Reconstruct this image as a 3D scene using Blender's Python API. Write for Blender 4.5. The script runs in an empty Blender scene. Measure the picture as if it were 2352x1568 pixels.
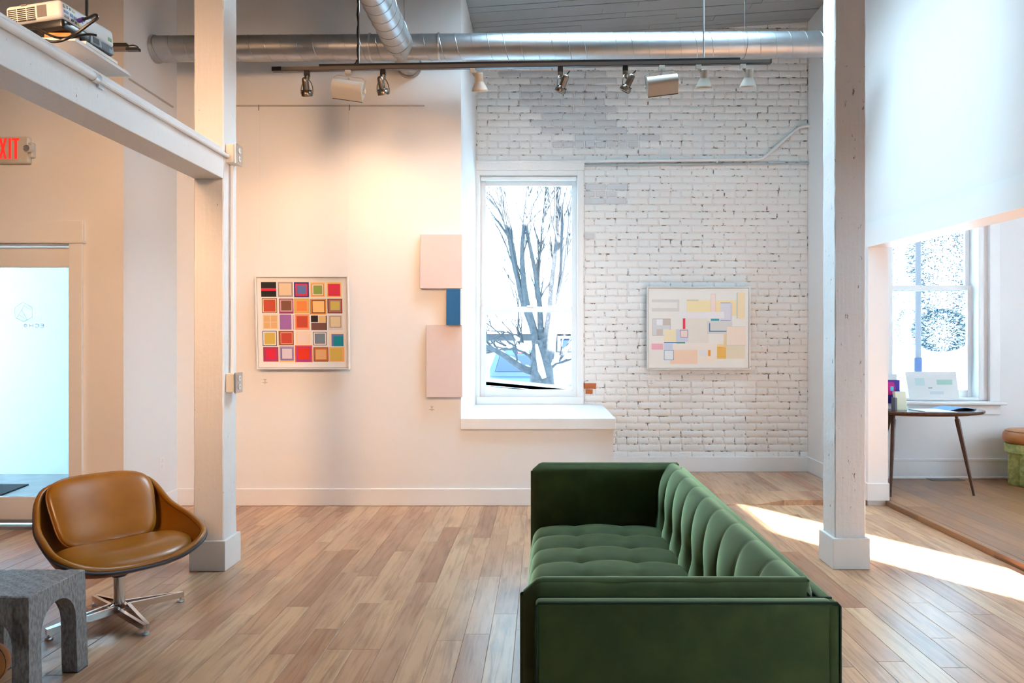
import bpy, bmesh, math, random
from mathutils import Vector, Matrix
random.seed(7)
PI = math.pi
sc = bpy.context.scene
COL = sc.collection

# ------------------------------------------------------------------ camera
F, CX, CY, H = 1600.0, 1245.0, 785.0, 1.40      # focal length and vanishing point in pixels of a 2352x1568 frame, eye height
def P(px, py, d):
    """a point of the place: pixel direction at distance d (metres) in front of the camera plane"""
    return ((px - CX) * d / F, d, H - (py - CY) * d / F)
cam = bpy.data.cameras.new('camera')
cam.sensor_width = 36.0
cam.lens = F / 2352 * 36.0
cam.shift_x = -(CX - 1176) / 2352
cam.shift_y = (CY - 784) / 2352
cam.clip_start = 0.05
cam.clip_end = 300
camo = bpy.data.objects.new('camera', cam)
camo.location = (0, 0, H)
camo.rotation_euler = (PI / 2, 0, 0)
COL.objects.link(camo)
sc.camera = camo

# ------------------------------------------------------------------ world, sun, exposure
w = bpy.data.worlds.new('sky'); sc.world = w
w.use_nodes = True
bg = w.node_tree.nodes['Background']
bg.inputs[0].default_value = (0.48, 0.78, 1.0, 1)
bg.inputs[1].default_value = 20.0
SUN_EL = math.radians(19)
sd = Vector((-0.56 * math.cos(SUN_EL), 0.83 * math.cos(SUN_EL), -math.sin(SUN_EL))).normalized()
sl = bpy.data.lights.new('sun', 'SUN'); sl.energy = 110.0; sl.angle = math.radians(0.6); sl.color = (1.0, 0.97, 0.92)
so = bpy.data.objects.new('sun', sl); so.rotation_euler = sd.to_track_quat('-Z', 'Y').to_euler(); so.location = (9, -9, 7)
COL.objects.link(so)
vs = sc.view_settings
sc.display_settings.display_device = 'sRGB'
vs.view_transform = 'Standard'; vs.look = 'None'; vs.gamma = 1.0; vs.use_curve_mapping = False
vs.exposure = 0.82
cy = sc.cycles
cy.use_denoising = True
cy.adaptive_threshold = 0.05
cy.max_bounces = 8; cy.diffuse_bounces = 5; cy.glossy_bounces = 4; cy.transmission_bounces = 6; cy.transparent_max_bounces = 10
cy.sample_clamp_indirect = 8.0
cy.caustics_reflective = False; cy.caustics_refractive = False

def lamp(name, kind, loc, target, energy, color, size=0.08, angle=60, blend=0.6):
    l = bpy.data.lights.new(name, kind)
    l.energy = energy; l.color = color
    if kind in ('SPOT', 'POINT'): l.shadow_soft_size = size
    if kind == 'SPOT': l.spot_size = math.radians(angle); l.spot_blend = blend
    if kind == 'AREA': l.size = size
    o = bpy.data.objects.new(name, l); o.location = loc
    if target is not None:
        o.rotation_euler = (Vector(target) - Vector(loc)).to_track_quat('-Z', 'Y').to_euler()
    COL.objects.link(o)
    return o
WARM = (1.0, 0.59, 0.33)
# the rest of the gallery's warm spotlights hang from the ceiling behind the camera
lamp('ceiling_spot', 'SPOT', (0.1, 1.3, 3.05), (-1.25, 5.97, 1.8), 275, WARM, 0.50, 56, 1.0)
lamp('ceiling_spot', 'SPOT', (-2.62, 0.6, 3.3), (-2.7, 5.0, 1.7), 360, WARM, 0.50, 66, 0.95)

# ------------------------------------------------------------------ materials
MATS = {}
def M(name, col, rough=0.5, metal=0.0, bump=None, var=None, sheen=0.0, coat=0.0, spec=0.5, emit=None, coords='pos', stretch=(1, 1, 1), sheentint=None):
    """procedural principled material. bump=(scale,strength,distance), var=(scale,colour2,low,high[,detail])"""
    m = bpy.data.materials.new(name); m.use_nodes = True
    nt = m.node_tree; b = nt.nodes['Principled BSDF']; L = nt.links
    b.inputs['Base Color'].default_value = (*col, 1)
    b.inputs['Roughness'].default_value = rough
    b.inputs['Metallic'].default_value = metal
    b.inputs['Specular IOR Level'].default_value = spec
    if sheen:
        b.inputs['Sheen Weight'].default_value = sheen
        b.inputs['Sheen Roughness'].default_value = 0.35
        if sheentint: b.inputs['Sheen Tint'].default_value = (*sheentint, 1)
    if coat: b.inputs['Coat Weight'].default_value = coat
    if emit:
        b.inputs['Emission Color'].default_value = (*emit[:3], 1); b.inputs['Emission Strength'].default_value = emit[3]
    if bump or var:
        if coords == 'pos':
            g = nt.nodes.new('ShaderNodeNewGeometry'); src = g.outputs['Position']
        else:
            g = nt.nodes.new('ShaderNodeTexCoord'); src = g.outputs['Object']
        mp = nt.nodes.new('ShaderNodeMapping'); mp.inputs['Scale'].default_value = stretch
        L.new(src, mp.inputs['Vector'])
        if bump:
            n = nt.nodes.new('ShaderNodeTexNoise'); n.inputs['Scale'].default_value = bump[0]; n.inputs['Detail'].default_value = 4
            L.new(mp.outputs[0], n.inputs['Vector'])
            bm = nt.nodes.new('ShaderNodeBump'); bm.inputs['Strength'].default_value = bump[1]; bm.inputs['Distance'].default_value = bump[2]
            L.new(n.outputs['Fac'], bm.inputs['Height']); L.new(bm.outputs[0], b.inputs['Normal'])
        if var:
            n2 = nt.nodes.new('ShaderNodeTexNoise'); n2.inputs['Scale'].default_value = var[0]; n2.inputs['Detail'].default_value = var[4] if len(var) > 4 else 5
            L.new(mp.outputs[0], n2.inputs['Vector'])
            mr = nt.nodes.new('ShaderNodeMapRange'); mr.inputs[1].default_value = var[2]; mr.inputs[2].default_value = var[3]
            L.new(n2.outputs['Fac'], mr.inputs[0])
            mx = nt.nodes.new('ShaderNodeMix'); mx.data_type = 'RGBA'
            mx.inputs[6].default_value = (*col, 1); mx.inputs[7].default_value = (*var[1], 1)
            L.new(mr.outputs[0], mx.inputs[0]); L.new(mx.outputs[2], b.inputs['Base Color'])
    MATS[name] = m
    return m

def srgb(r, g, b):
    f = lambda c: (c / 255 / 12.92) if c / 255 <= 0.04045 else ((c / 255 + 0.055) / 1.055) ** 2.4
    return (f(r), f(g), f(b))

def glass_mat(name, tint=(0.97, 0.99, 1.0), refl=0.08):
    m = bpy.data.materials.new(name); m.use_nodes = True
    nt = m.node_tree; nt.nodes.clear(); L = nt.links
    o = nt.nodes.new('ShaderNodeOutputMaterial'); mx = nt.nodes.new('ShaderNodeMixShader')
    t = nt.nodes.new('ShaderNodeBsdfTransparent'); t.inputs[0].default_value = (*tint, 1)
    g = nt.nodes.new('ShaderNodeBsdfGlossy'); g.inputs['Roughness'].default_value = 0.02
    fr = nt.nodes.new('ShaderNodeFresnel'); fr.inputs[0].default_value = 1.08
    L.new(fr.outputs[0], mx.inputs[0]); L.new(t.outputs[0], mx.inputs[1]); L.new(g.outputs[0], mx.inputs[2]); L.new(mx.outputs[0], o.inputs[0])
    MATS[name] = m
    return m

WHITE = (0.86, 0.86, 0.85)
M('drywall', (0.86, 0.855, 0.85), 0.6)
M('trim_white', (0.88, 0.88, 0.875), 0.4)
M('window_paint', (0.86, 0.88, 0.88), 0.4)
M('ceiling_paint', (0.30, 0.33, 0.34), 0.6)
M('ceiling_gap', (0.12, 0.13, 0.13), 0.8)
M('plinth_paint', (0.88, 0.87, 0.85), 0.4, var=(60, (0.35, 0.28, 0.22), 0.76, 0.80))
M('plastic_white', (0.82, 0.81, 0.78), 0.35)
M('cream_metal', (0.80, 0.74, 0.62), 0.35)
M('lamp_white', (0.50, 0.45, 0.385), 0.35)
M('steel', (0.62, 0.63, 0.64), 0.28, 1.0)
M('chrome', (0.78, 0.78, 0.77), 0.16, 1.0)
M('bronze', (0.20, 0.16, 0.125), 0.34, 1.0)
M('black', (0.012, 0.012, 0.013), 0.35)
M('black_matte', (0.02, 0.02, 0.022), 0.6)
M('bar_bronze', (0.16, 0.13, 0.11), 0.4, 0.6)
M('galv', (0.46, 0.47, 0.48), 0.40, 0.95, bump=(14, 0.08, 0.01), var=(9, (0.42, 0.42, 0.42), 0.45, 0.72), stretch=(1, 1, 1))
M('galv_seam', (0.40, 0.41, 0.42), 0.35, 0.9)
M('leather', srgb(154, 95, 18), 0.34, coat=0.15, bump=(260, 0.12, 0.002), var=(7, srgb(140, 84, 14), 0.4, 0.7))
M('leather_tan', srgb(196, 128, 70), 0.4, bump=(200, 0.1, 0.002), var=(8, srgb(170, 100, 50), 0.4, 0.7))
M('shell_wood', srgb(150, 100, 66), 0.4, var=(5, srgb(120, 74, 44), 0.35, 0.7), stretch=(1, 6, 6))
M('rubber', (0.03, 0.035, 0.05), 0.45)
M('velvet', (0.036, 0.058, 0.010), 0.8, sheen=1.0, sheentint=(0.76, 1.0, 0.56), bump=(420, 0.15, 0.001), var=(10, (0.056, 0.080, 0.014), 0.4, 0.68))
M('velvet_seam', (0.008, 0.028, 0.009), 0.85)
M('walnut', srgb(92, 58, 40), 0.35, bump=(70, 0.1, 0.001), var=(16, srgb(60, 36, 26), 0.38, 0.66), stretch=(8, 8, 1))
M('walnut_top', srgb(92, 58, 40), 0.22, var=(16, srgb(60, 36, 26), 0.38, 0.66), stretch=(1, 8, 8))
M('hammered', (0.36, 0.38, 0.40), 0.45, 0.7, bump=(95, 0.6, 0.008), var=(110, (0.22, 0.23, 0.24), 0.40, 0.62), coords='obj', stretch=(1, 1, 0.4))
M('green_stone', srgb(196, 202, 134), 0.85, bump=(60, 0.6, 0.01), var=(26, srgb(162, 176, 104), 0.42, 0.62))
M('paper', (0.86, 0.86, 0.84), 0.7)
M('frame_white', (0.80, 0.79, 0.75), 0.4)
M('frame_line', (0.20, 0.19, 0.17), 0.5)
M('mat_board', (0.84, 0.83, 0.81), 0.8)
M('canvas_pink', srgb(222, 205, 201), 0.8, bump=(500, 0.2, 0.001))
M('canvas_blue', srgb(24, 96, 146), 0.75, bump=(500, 0.2, 0.001))
M('canvas_edge', srgb(214, 180, 146), 0.8)
M('ink', (0.05, 0.05, 0.06), 0.6)
M('vinyl', (0.10, 0.12, 0.12), 0.5)
M('exit_red', (0.80, 0.03, 0.02), 0.4, emit=(1.0, 0.03, 0.02, 0.5))
M('exit_body', (0.66, 0.62, 0.55), 0.4)
M('lens', (0.55, 0.55, 0.55), 0.15, 0.6)
M('bulb', (0.9, 0.8, 0.6), 0.4, emit=(1.0, 0.75, 0.45, 6.0))
M('snow', (0.90, 0.92, 0.95), 0.6, bump=(3, 0.3, 0.05))
M('bark', (0.06, 0.056, 0.060), 0.9, bump=(40, 0.8, 0.02), var=(18, (0.10, 0.09, 0.09), 0.42, 0.62))
M('shed_wood', (0.055, 0.052, 0.055), 0.9, var=(10, (0.08, 0.075, 0.078), 0.4, 0.6), stretch=(6, 1, 0.4))
M('blue_metal', (0.008, 0.034, 0.085), 0.5)
M('blue_glass', (0.006, 0.022, 0.055), 0.4)
M('tail_red', (0.5, 0.08, 0.05), 0.4)
M('conifer', (0.075, 0.09, 0.105), 0.9)
M('concrete', (0.34, 0.36, 0.36), 0.8, var=(6, (0.40, 0.42, 0.42), 0.4, 0.6))
M('mat_dark', (0.035, 0.04, 0.045), 0.95, bump=(200, 0.5, 0.004))
M('vent_metal', (0.20, 0.15, 0.11), 0.5, 0.4)
M('projector_white', (0.74, 0.72, 0.70), 0.4)
M('projector_black', (0.015, 0.016, 0.018), 0.3)
M('projector_grey', (0.20, 0.23, 0.26), 0.4)
M('port_blue', (0.03, 0.12, 0.30), 0.4)
M('port_green', (0.10, 0.22, 0.06), 0.4)
M('port_yellow', (0.7, 0.55, 0.05), 0.4)
M('plug_purple', (0.06, 0.03, 0.25), 0.4)
M('pine', srgb(196, 148, 84), 0.6, var=(20, srgb(170, 120, 64), 0.4, 0.6), stretch=(1, 10, 10))
M('wall_dark', (0.26, 0.26, 0.27), 0.9)
M('red_brick', srgb(176, 96, 52), 0.9, bump=(80, 0.5, 0.004))
M('wire', (0.82, 0.80, 0.77), 0.4)
M('hook', (0.10, 0.09, 0.09), 0.5)
glass_mat('glass', (0.46, 0.48, 0.49))

def flat(name, rgb):
    if name not in MATS: M(name, srgb(*rgb), 0.7)
    return MATS[name]

# painted old timber (posts, beam): thick paint, chips, nail holes, long cracks
def timber(name, col, chips):
    m = bpy.data.materials.new(name); m.use_nodes = True
    nt = m.node_tree; b = nt.nodes['Principled BSDF']; L = nt.links
    b.inputs['Roughness'].default_value = 0.45
    g = nt.nodes.new('ShaderNodeNewGeometry')
    mp = nt.nodes.new('ShaderNodeMapping'); mp.inputs['Scale'].default_value = (1, 1, 0.05)
    L.new(g.outputs['Position'], mp.inputs[0])
    n = nt.nodes.new('ShaderNodeTexNoise'); n.inputs['Scale'].default_value = 55; n.inputs['Detail'].default_value = 5
    L.new(mp.outputs[0], n.inputs['Vector'])
    n2 = nt.nodes.new('ShaderNodeTexNoise'); n2.inputs['Scale'].default_value = 38; n2.inputs['Detail'].default_value = 3
    L.new(g.outputs['Position'], n2.inputs['Vector'])
    n3 = nt.nodes.new('ShaderNodeTexNoise'); n3.inputs['Scale'].default_value = 34; n3.inputs['Detail'].default_value = 6; n3.inputs['Roughness'].default_value = 0.7
    mp3 = nt.nodes.new('ShaderNodeMapping'); mp3.inputs['Scale'].default_value = (1, 1, 0.35); L.new(g.outputs['Position'], mp3.inputs[0]); L.new(mp3.outputs[0], n3.inputs['Vector'])
    mr = nt.nodes.new('ShaderNodeMapRange'); mr.inputs[1].default_value = chips; mr.inputs[2].default_value = chips + 0.035
    L.new(n3.outputs['Fac'], mr.inputs[0])
    mx = nt.nodes.new('ShaderNodeMix'); mx.data_type = 'RGBA'
    mx.inputs[6].default_value = (*col, 1); mx.inputs[7].default_value = (0.22, 0.20, 0.19, 1)
    L.new(mr.outputs[0], mx.inputs[0]); L.new(mx.outputs[2], b.inputs['Base Color'])
    ad = nt.nodes.new('ShaderNodeMath'); ad.operation = 'ADD'; L.new(n.outputs['Fac'], ad.inputs[0]); L.new(n2.outputs['Fac'], ad.inputs[1])
    bm = nt.nodes.new('ShaderNodeBump'); bm.inputs['Strength'].default_value = 0.22; bm.inputs['Distance'].default_value = 0.006
    L.new(ad.outputs[0], bm.inputs['Height']); L.new(bm.outputs[0], b.inputs['Normal'])
    MATS[name] = m
timber('timber_paint', (0.84, 0.83, 0.82), 0.675)
timber('timber_worn', (0.82, 0.82, 0.82), 0.645)

# floor boards: grain along Y, tone per board (object random) or per brick cell
def wood(name, tones, rough, grain_col, per_object=True, width=0.1226):
    m = bpy.data.materials.new(name); m.use_nodes = True
    nt = m.node_tree; b = nt.nodes['Principled BSDF']; L = nt.links
    g = nt.nodes.new('ShaderNodeNewGeometry')
    ramp = nt.nodes.new('ShaderNodeValToRGB')
    el = ramp.color_ramp.elements
    while len(el) < len(tones): el.new(0.5)
    for i, t in enumerate(tones):
        el[i].position = i / (len(tones) - 1); el[i].color = (*t, 1)
    oi = nt.nodes.new('ShaderNodeObjectInfo')
    if per_object:
        L.new(oi.outputs['Random'], ramp.inputs[0]); rnd = oi.outputs['Random']
    else:
        wn = nt.nodes.new('ShaderNodeTexWhiteNoise'); wn.noise_dimensions = '2D'
        sp = nt.nodes.new('ShaderNodeVectorMath'); sp.operation = 'MULTIPLY'; sp.inputs[1].default_value = (1 / width, 1.1, 0)
        L.new(g.outputs['Position'], sp.inputs[0])
        fl = nt.nodes.new('ShaderNodeVectorMath'); fl.operation = 'FLOOR'; L.new(sp.outputs[0], fl.inputs[0]); L.new(fl.outputs[0], wn.inputs['Vector'])
        L.new(wn.outputs['Value'], ramp.inputs[0]); rnd = wn.outputs['Value']
    off = nt.nodes.new('ShaderNodeVectorMath'); off.operation = 'SCALE'; off.inputs[0].default_value = (13, 29, 7)
    L.new(rnd, off.inputs['Scale'])
    ad = nt.nodes.new('ShaderNodeVectorMath'); ad.operation = 'ADD'; L.new(g.outputs['Position'], ad.inputs[0]); L.new(off.outputs[0], ad.inputs[1])
    mp = nt.nodes.new('ShaderNodeMapping'); mp.inputs['Scale'].default_value = (1, 0.075, 1); L.new(ad.outputs[0], mp.inputs[0])
    n = nt.nodes.new('ShaderNodeTexNoise'); n.inputs['Scale'].default_value = 30; n.inputs['Detail'].default_value = 7; n.inputs['Roughness'].default_value = 0.62; n.inputs['Distortion'].default_value = 0.7
    L.new(mp.outputs[0], n.inputs['Vector'])
    mp2 = nt.nodes.new('ShaderNodeMapping'); mp2.inputs['Scale'].default_value = (1, 0.4, 1); L.new(ad.outputs[0], mp2.inputs[0])
    n2 = nt.nodes.new('ShaderNodeTexNoise'); n2.inputs['Scale'].default_value = 5; n2.inputs['Detail'].default_value = 3; L.new(mp2.outputs[0], n2.inputs['Vector'])
    mr = nt.nodes.new('ShaderNodeMapRange'); mr.inputs[1].default_value = 0.46; mr.inputs[2].default_value = 0.78; mr.inputs[4].default_value = 0.75; L.new(n.outputs['Fac'], mr.inputs[0])
    mr2 = nt.nodes.new('ShaderNodeMapRange'); mr2.inputs[1].default_value = 0.5; mr2.inputs[2].default_value = 0.8; mr2.inputs[4].default_value = 0.45; L.new(n2.outputs['Fac'], mr2.inputs[0])
    mx = nt.nodes.new('ShaderNodeMix'); mx.data_type = 'RGBA'; mx.inputs[7].default_value = (*grain_col, 1)
    L.new(ramp.outputs[0], mx.inputs[6]); L.new(mr.outputs[0], mx.inputs[0])
    mx2 = nt.nodes.new('ShaderNodeMix'); mx2.data_type = 'RGBA'; mx2.inputs[7].default_value = (*[c * 0.9 for c in grain_col], 1)
    L.new(mx.outputs[2], mx2.inputs[6]); L.new(mr2.outputs[0], mx2.inputs[0])
    L.new(mx2.outputs[2], b.inputs['Base Color'])
    b.inputs['Roughness'].default_value = rough
    bm = nt.nodes.new('ShaderNodeBump'); bm.inputs['Strength'].default_value = 0.28; bm.inputs['Distance'].default_value = 0.004
    L.new(n.outputs['Fac'], bm.inputs['Height']); L.new(bm.outputs[0], b.inputs['Normal'])
    MATS[name] = m
PT = [srgb(166, 116, 86), srgb(194, 144, 108), srgb(208, 160, 120), srgb(200, 150, 112), srgb(182, 132, 102), srgb(214, 170, 130), srgb(172, 128, 100)]
wood('plank_wood', PT, 0.27, srgb(118, 78, 56))
wood('plank_wood_far', PT, 0.27, srgb(118, 78, 56), per_object=False)
OT = [srgb(136, 90, 58), srgb(160, 110, 72), srgb(148, 98, 60), srgb(170, 120, 78), srgb(132, 92, 66)]
wood('old_plank_wood', OT, 0.34, srgb(104, 70, 48))
wood('old_plank_wood_far', OT, 0.34, srgb(104, 70, 48), per_object=False, width=0.15)

# painted brick: thick white paint with bare patches and dirt in the joints
def brick_mat(name, col, dirt, lo, hi, scale=30):
    m = M(name, col, 0.55, bump=(46, 0.55, 0.006), var=(scale, dirt, lo, hi, 6))
brick_mat('brick_white', (0.87, 0.88, 0.87), (0.45, 0.42, 0.38), 0.66, 0.80, 34)
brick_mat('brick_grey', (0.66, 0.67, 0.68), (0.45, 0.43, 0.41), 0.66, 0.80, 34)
brick_mat('mortar_white', (0.84, 0.84, 0.83), (0.15, 0.12, 0.10), 0.545, 0.66, 22)
brick_mat('outside_brick', (0.86, 0.87, 0.87), (0.45, 0.42, 0.40), 0.70, 0.80, 20)

# ------------------------------------------------------------------ helpers
WL = {}       # world position of each object origin
def wl(o):
    return WL.get(o.name, Vector((0, 0, 0))) if o is not None else Vector((0, 0, 0))
def tag(o, label=None, cat=None, group=None, kind=None):
    if label: o['label'] = label
    if cat: o['category'] = cat
    if group: o['group'] = group
    if kind: o['kind'] = kind
    return o
def thing(name, label, cat, loc=(0, 0, 0), rotz=0.0, group=None):
    o = bpy.data.objects.new(name, None); COL.objects.link(o)
    o.empty_display_size = 0.1
    o.location = loc; o.rotation_euler = (0, 0, rotz)
    WL[o.name] = Vector(loc)
    return tag(o, label, cat, group)

class MB:
    """collects shapes (world coordinates unless built local) into one mesh object"""
    def __init__(s):
        s.v = []; s.f = []; s.m = []
    def add(s, vs, fs, mi=0):
        n = len(s.v)
        s.v += [tuple(v) for v in vs]
        s.f += [tuple(n + i for i in f) for f in fs]
        s.m += [mi] * len(fs)
        return s
    def box(s, x0, x1, y0, y1, z0, z1, mi=0):
        vs = [(x, y, z) for z in (z0, z1) for y in (y0, y1) for x in (x0, x1)]
        return s.add(vs, [(0, 2, 3, 1), (4, 5, 7, 6), (0, 1, 5, 4), (2, 6, 7, 3), (0, 4, 6, 2), (1, 3, 7, 5)], mi)
    def rbox(s, x0, x1, y0, y1, z0, z1, r=0.01, seg=2, mi=0):
        bm = bmesh.new(); bmesh.ops.create_cube(bm, size=1)
        for v in bm.verts:
            v.co = Vector(((x0 + x1) / 2 + v.co.x * (x1 - x0), (y0 + y1) / 2 + v.co.y * (y1 - y0), (z0 + z1) / 2 + v.co.z * (z1 - z0)))
        bmesh.ops.bevel(bm, geom=list(bm.edges), offset=r, segments=seg, profile=0.5, affect='EDGES')
        bm.verts.index_update()
        s.add([v.co.copy() for v in bm.verts], [[v.index for v in f.verts] for f in bm.faces], mi)
        bm.free(); return s
    def prism(s, poly, a, b, axis='y', mi=0):
        """2D polygon extruded from a to b: axis y -> (x,z), x -> (y,z), z -> (x,y)"""
        def p(q, t):
            return {'y': (q[0], t, q[1]), 'x': (t, q[0], q[1]), 'z': (q[0], q[1], t)}[axis]
        n = len(poly)
        vs = [p(q, a) for q in poly] + [p(q, b) for q in poly]
        fs = [tuple(range(n)), tuple(range(2 * n - 1, n - 1, -1))] + [(i, (i + 1) % n, n + (i + 1) % n, n + i) for i in range(n)]
        return s.add(vs, fs, mi)
    def tube(s, pts, r, seg=8, mi=0, cap=True, closed=False):
        pts = [Vector(p) for p in pts]; n = len(pts)
        rs = r if isinstance(r, (list, tuple)) else [r] * n
        T = []
        for i in range(n):
            a = pts[(i - 1) % n] if (closed or i > 0) else pts[i]; b = pts[(i + 1) % n] if (closed or i < n - 1) else pts[i]
            t = (b - a); T.append(t.normalized() if t.length > 1e-9 else Vector((0, 0, 1)))
        u = Vector((0, 0, 1)) if abs(T[0].z) < 0.9 else Vector((1, 0, 0))
        u = (u - T[0] * u.dot(T[0])).normalized()
        vs = []
        for i in range(n):
            u = (u - T[i] * u.dot(T[i]))
            u = u.normalized() if u.length > 1e-6 else Vector((1, 0, 0))
            w_ = T[i].cross(u)
            for k in range(seg):
                a = 2 * PI * k / seg
                vs.append(pts[i] + (u * math.cos(a) + w_ * math.sin(a)) * rs[i])
        fs = []
        for i in range(n if closed else n - 1):
            for k in range(seg):
                i2 = (i + 1) % n
                fs.append((i * seg + k, i * seg + (k + 1) % seg, i2 * seg + (k + 1) % seg, i2 * seg + k))
        if cap and not closed:
            fs.append(tuple(range(seg - 1, -1, -1))); fs.append(tuple((n - 1) * seg + k for k in range(seg)))
        return s.add(vs, fs, mi)
    def lathe(s, prof, c=(0, 0, 0), seg=24, axis=(0, 0, 1), mi=0, cap=True):
        """profile of (radius, height) turned around axis through c"""
        ax = Vector(axis).normalized(); c = Vector(c)
        u = Vector((1, 0, 0)) if abs(ax.x) < 0.9 else Vector((0, 1, 0))
        u = (u - ax * u.dot(ax)).normalized(); w_ = ax.cross(u)
        vs = []; n = len(prof)
        for (r, h) in prof:
            for k in range(seg):
                a = 2 * PI * k / seg
                vs.append(c + ax * h + (u * math.cos(a) + w_ * math.sin(a)) * max(r, 1e-5))
        fs = []
        for i in range(n - 1):
            for k in range(seg):
                fs.append((i * seg + k, i * seg + (k + 1) % seg, (i + 1) * seg + (k + 1) % seg, (i + 1) * seg + k))
        if cap:
            fs.append(tuple(range(seg - 1, -1, -1))); fs.append(tuple((n - 1) * seg + k for k in range(seg)))
        return s.add(vs, fs, mi)
    def grid(s, fn, nu, nv, mi=0, wrapu=False):
        vs = [fn(i / nu, j / nv) for j in range(nv + 1) for i in range(nu + (0 if wrapu else 1))]
        W = nu if wrapu else nu + 1
        fs = [(j * W + i, j * W + (i + 1) % W, (j + 1) * W + (i + 1) % W, (j + 1) * W + i) for j in range(nv) for i in range(nu)]
        return s.add(vs, fs, mi)
    def sphere(s, c, r, seg=12, rings=8, sc_=(1, 1, 1), mi=0):
        c = Vector(c)
        return s.grid(lambda u, v: (c.x + r * sc_[0] * math.sin(PI * v) * math.cos(2 * PI * u), c.y + r * sc_[1] * math.sin(PI * v) * math.sin(2 * PI * u), c.z + r * sc_[2] * math.cos(PI * v)), seg, rings, mi, wrapu=True)
    def xform(s, mat):
        s.v = [tuple(mat @ Vector(v)) for v in s.v]; return s
    def build(s, name, mat, parent=None, smooth=False, local=False, label=None, kind=None, angle=None):
        me = bpy.data.meshes.new(name)
        off = wl(parent)
        if parent is None and not local:
            xs, ys, zs = zip(*s.v)
            off = Vector(((min(xs) + max(xs)) / 2, (min(ys) + max(ys)) / 2, min(zs)))
        vs = s.v if local else [(a - off.x, b - off.y, c - off.z) for a, b, c in s.v]
        me.from_pydata(vs, [], s.f)
        mats = mat if isinstance(mat, (list, tuple)) else [mat]
        for q in mats: me.materials.append(MATS[q] if isinstance(q, str) else q)
        if len(mats) > 1: me.polygons.foreach_set('material_index', s.m)
        bm = bmesh.new(); bm.from_mesh(me)
        bmesh.ops.recalc_face_normals(bm, faces=bm.faces); bm.to_mesh(me); bm.free()
        if smooth or angle:
            me.polygons.foreach_set('use_smooth', [True] * len(me.polygons))
            me.set_sharp_from_angle(angle=math.radians(angle or 40))
        me.update()
        o = bpy.data.objects.new(name, me); COL.objects.link(o)
        if parent is not None:
            o.parent = parent; WL[o.name] = Vector(off)
        elif not local:
            o.location = off; WL[o.name] = Vector(off)
        if label: o['label'] = label
        if kind: o['kind'] = kind
        return o
def S(name, mb, mat, **k):
    """a piece of the setting"""
    return mb.build(name, mat, kind='structure', **k)
def smoothpath(pts, n=8):
    """catmull-rom through points"""
    pts = [Vector(p) for p in pts]; out = []
    for i in range(len(pts) - 1):
        p0 = pts[max(i - 1, 0)]; p1 = pts[i]; p2 = pts[i + 1]; p3 = pts[min(i + 2, len(pts) - 1)]
        for k in range(n):
            t = k / n
            out.append(0.5 * ((2 * p1) + (p2 - p0) * t + (2 * p0 - 5 * p1 + 4 * p2 - p3) * t * t + (3 * p1 - p0 - 3 * p2 + p3) * t ** 3))
    out.append(pts[-1]); return out
def lerp(a, b, t): return a + (b - a) * t
def interp(x, xs, ys):
    if x <= xs[0]: return ys[0]
    for i in range(len(xs) - 1):
        if x <= xs[i + 1]:
            t = (x - xs[i]) / (xs[i + 1] - xs[i]); t = t * t * (3 - 2 * t) * 0.5 + t * 0.5
            return lerp(ys[i], ys[i + 1], t)
    return ys[-1]

# ------------------------------------------------------------------ room measures (x right, y away from the camera, z up)
YG = 5.97          # gallery (plaster) wall
XG = -0.694        # its free end
YB = 7.33          # brick wall
XR = 2.80          # side wall right of the brick, and the header above the opening
YP = 5.98          # front of the pier
XP = 2.97
XS = -3.13         # short side wall near the door
YD = 5.21          # wall with the glass door
XL = -5.6          # outer wall on that side (out of view)
YF = -7.0          # wall behind the camera
RZ = 0.04          # floor of the raised alcove and of the side room
YR = 6.95          # far wall of the side room
XO = 6.2           # outer wall of the side room
SK = 0.068         # the header runs slightly askew
def hx(y): return XR + (YP - y) * SK
def ceil(x): return 4.52 + 0.07 * (x - XG)

# ------------------------------------------------------------------ floor with boards
fl = S('floor', MB().box(XL - 0.2, 2.95, YF - 0.2, YD, -0.12, -0.004).box(XS - 0.2, 2.95, YD, 6.02, -0.12, -0.004), 'plank_wood_far')
PW = 0.1226
def plank_mesh(w_, l, t=0.0036, c=0.0014):
    a, b = w_ / 2 - 0.0006, l / 2 - 0.0006
    vs = [(-a, -b, 0), (a, -b, 0), (a, b, 0), (-a, b, 0), (-a, -b, t - c * .6), (a, -b, t - c * .6), (a, b, t - c * .6), (-a, b, t - c * .6),
          (-a + c, -b + c, t), (a - c, -b + c, t), (a - c, b - c, t), (-a + c, b - c, t)]
    fs = [(3, 2, 1, 0), (0, 1, 5, 4), (1, 2, 6, 5), (2, 3, 7, 6), (3, 0, 4, 7), (4, 5, 9, 8), (5, 6, 10, 9), (6, 7, 11, 10), (7, 4, 8, 11), (8, 9, 10, 11)]
    me = bpy.data.meshes.new('plank'); me.from_pydata(vs, [], fs); return me
def plank_run(x0, x1, wd, y_lo, y_hi, parent, mat, z, lens, rnd, z_at=None):
    x = x0; row = 0
    while x < x1 - 0.02:
        xb = min(x + wd, x1)
        lo, hi = y_lo((x + xb) / 2), y_hi((x + xb) / 2)
        y = lo - rnd.uniform(0, 0.8)
        while y < hi - 0.01:
            l = rnd.uniform(*lens); a = max(y, lo); b = min(y + l, hi)
            if hi - b < 0.18: b = hi; l = b - y + 0.001
            if b - a > 0.02:
                me = plank_mesh(xb - x, b - a); me.materials.append(MATS[mat])
                o = bpy.data.objects.new('plank', me); COL.objects.link(o)
                o.parent = parent; p = wl(parent)
                o.location = ((x + xb) / 2 - p.x, (a + b) / 2 - p.y, z - p.z + 0.0001)
            y += l
        x = xb; row += 1
rnd = random.Random(3)
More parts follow.
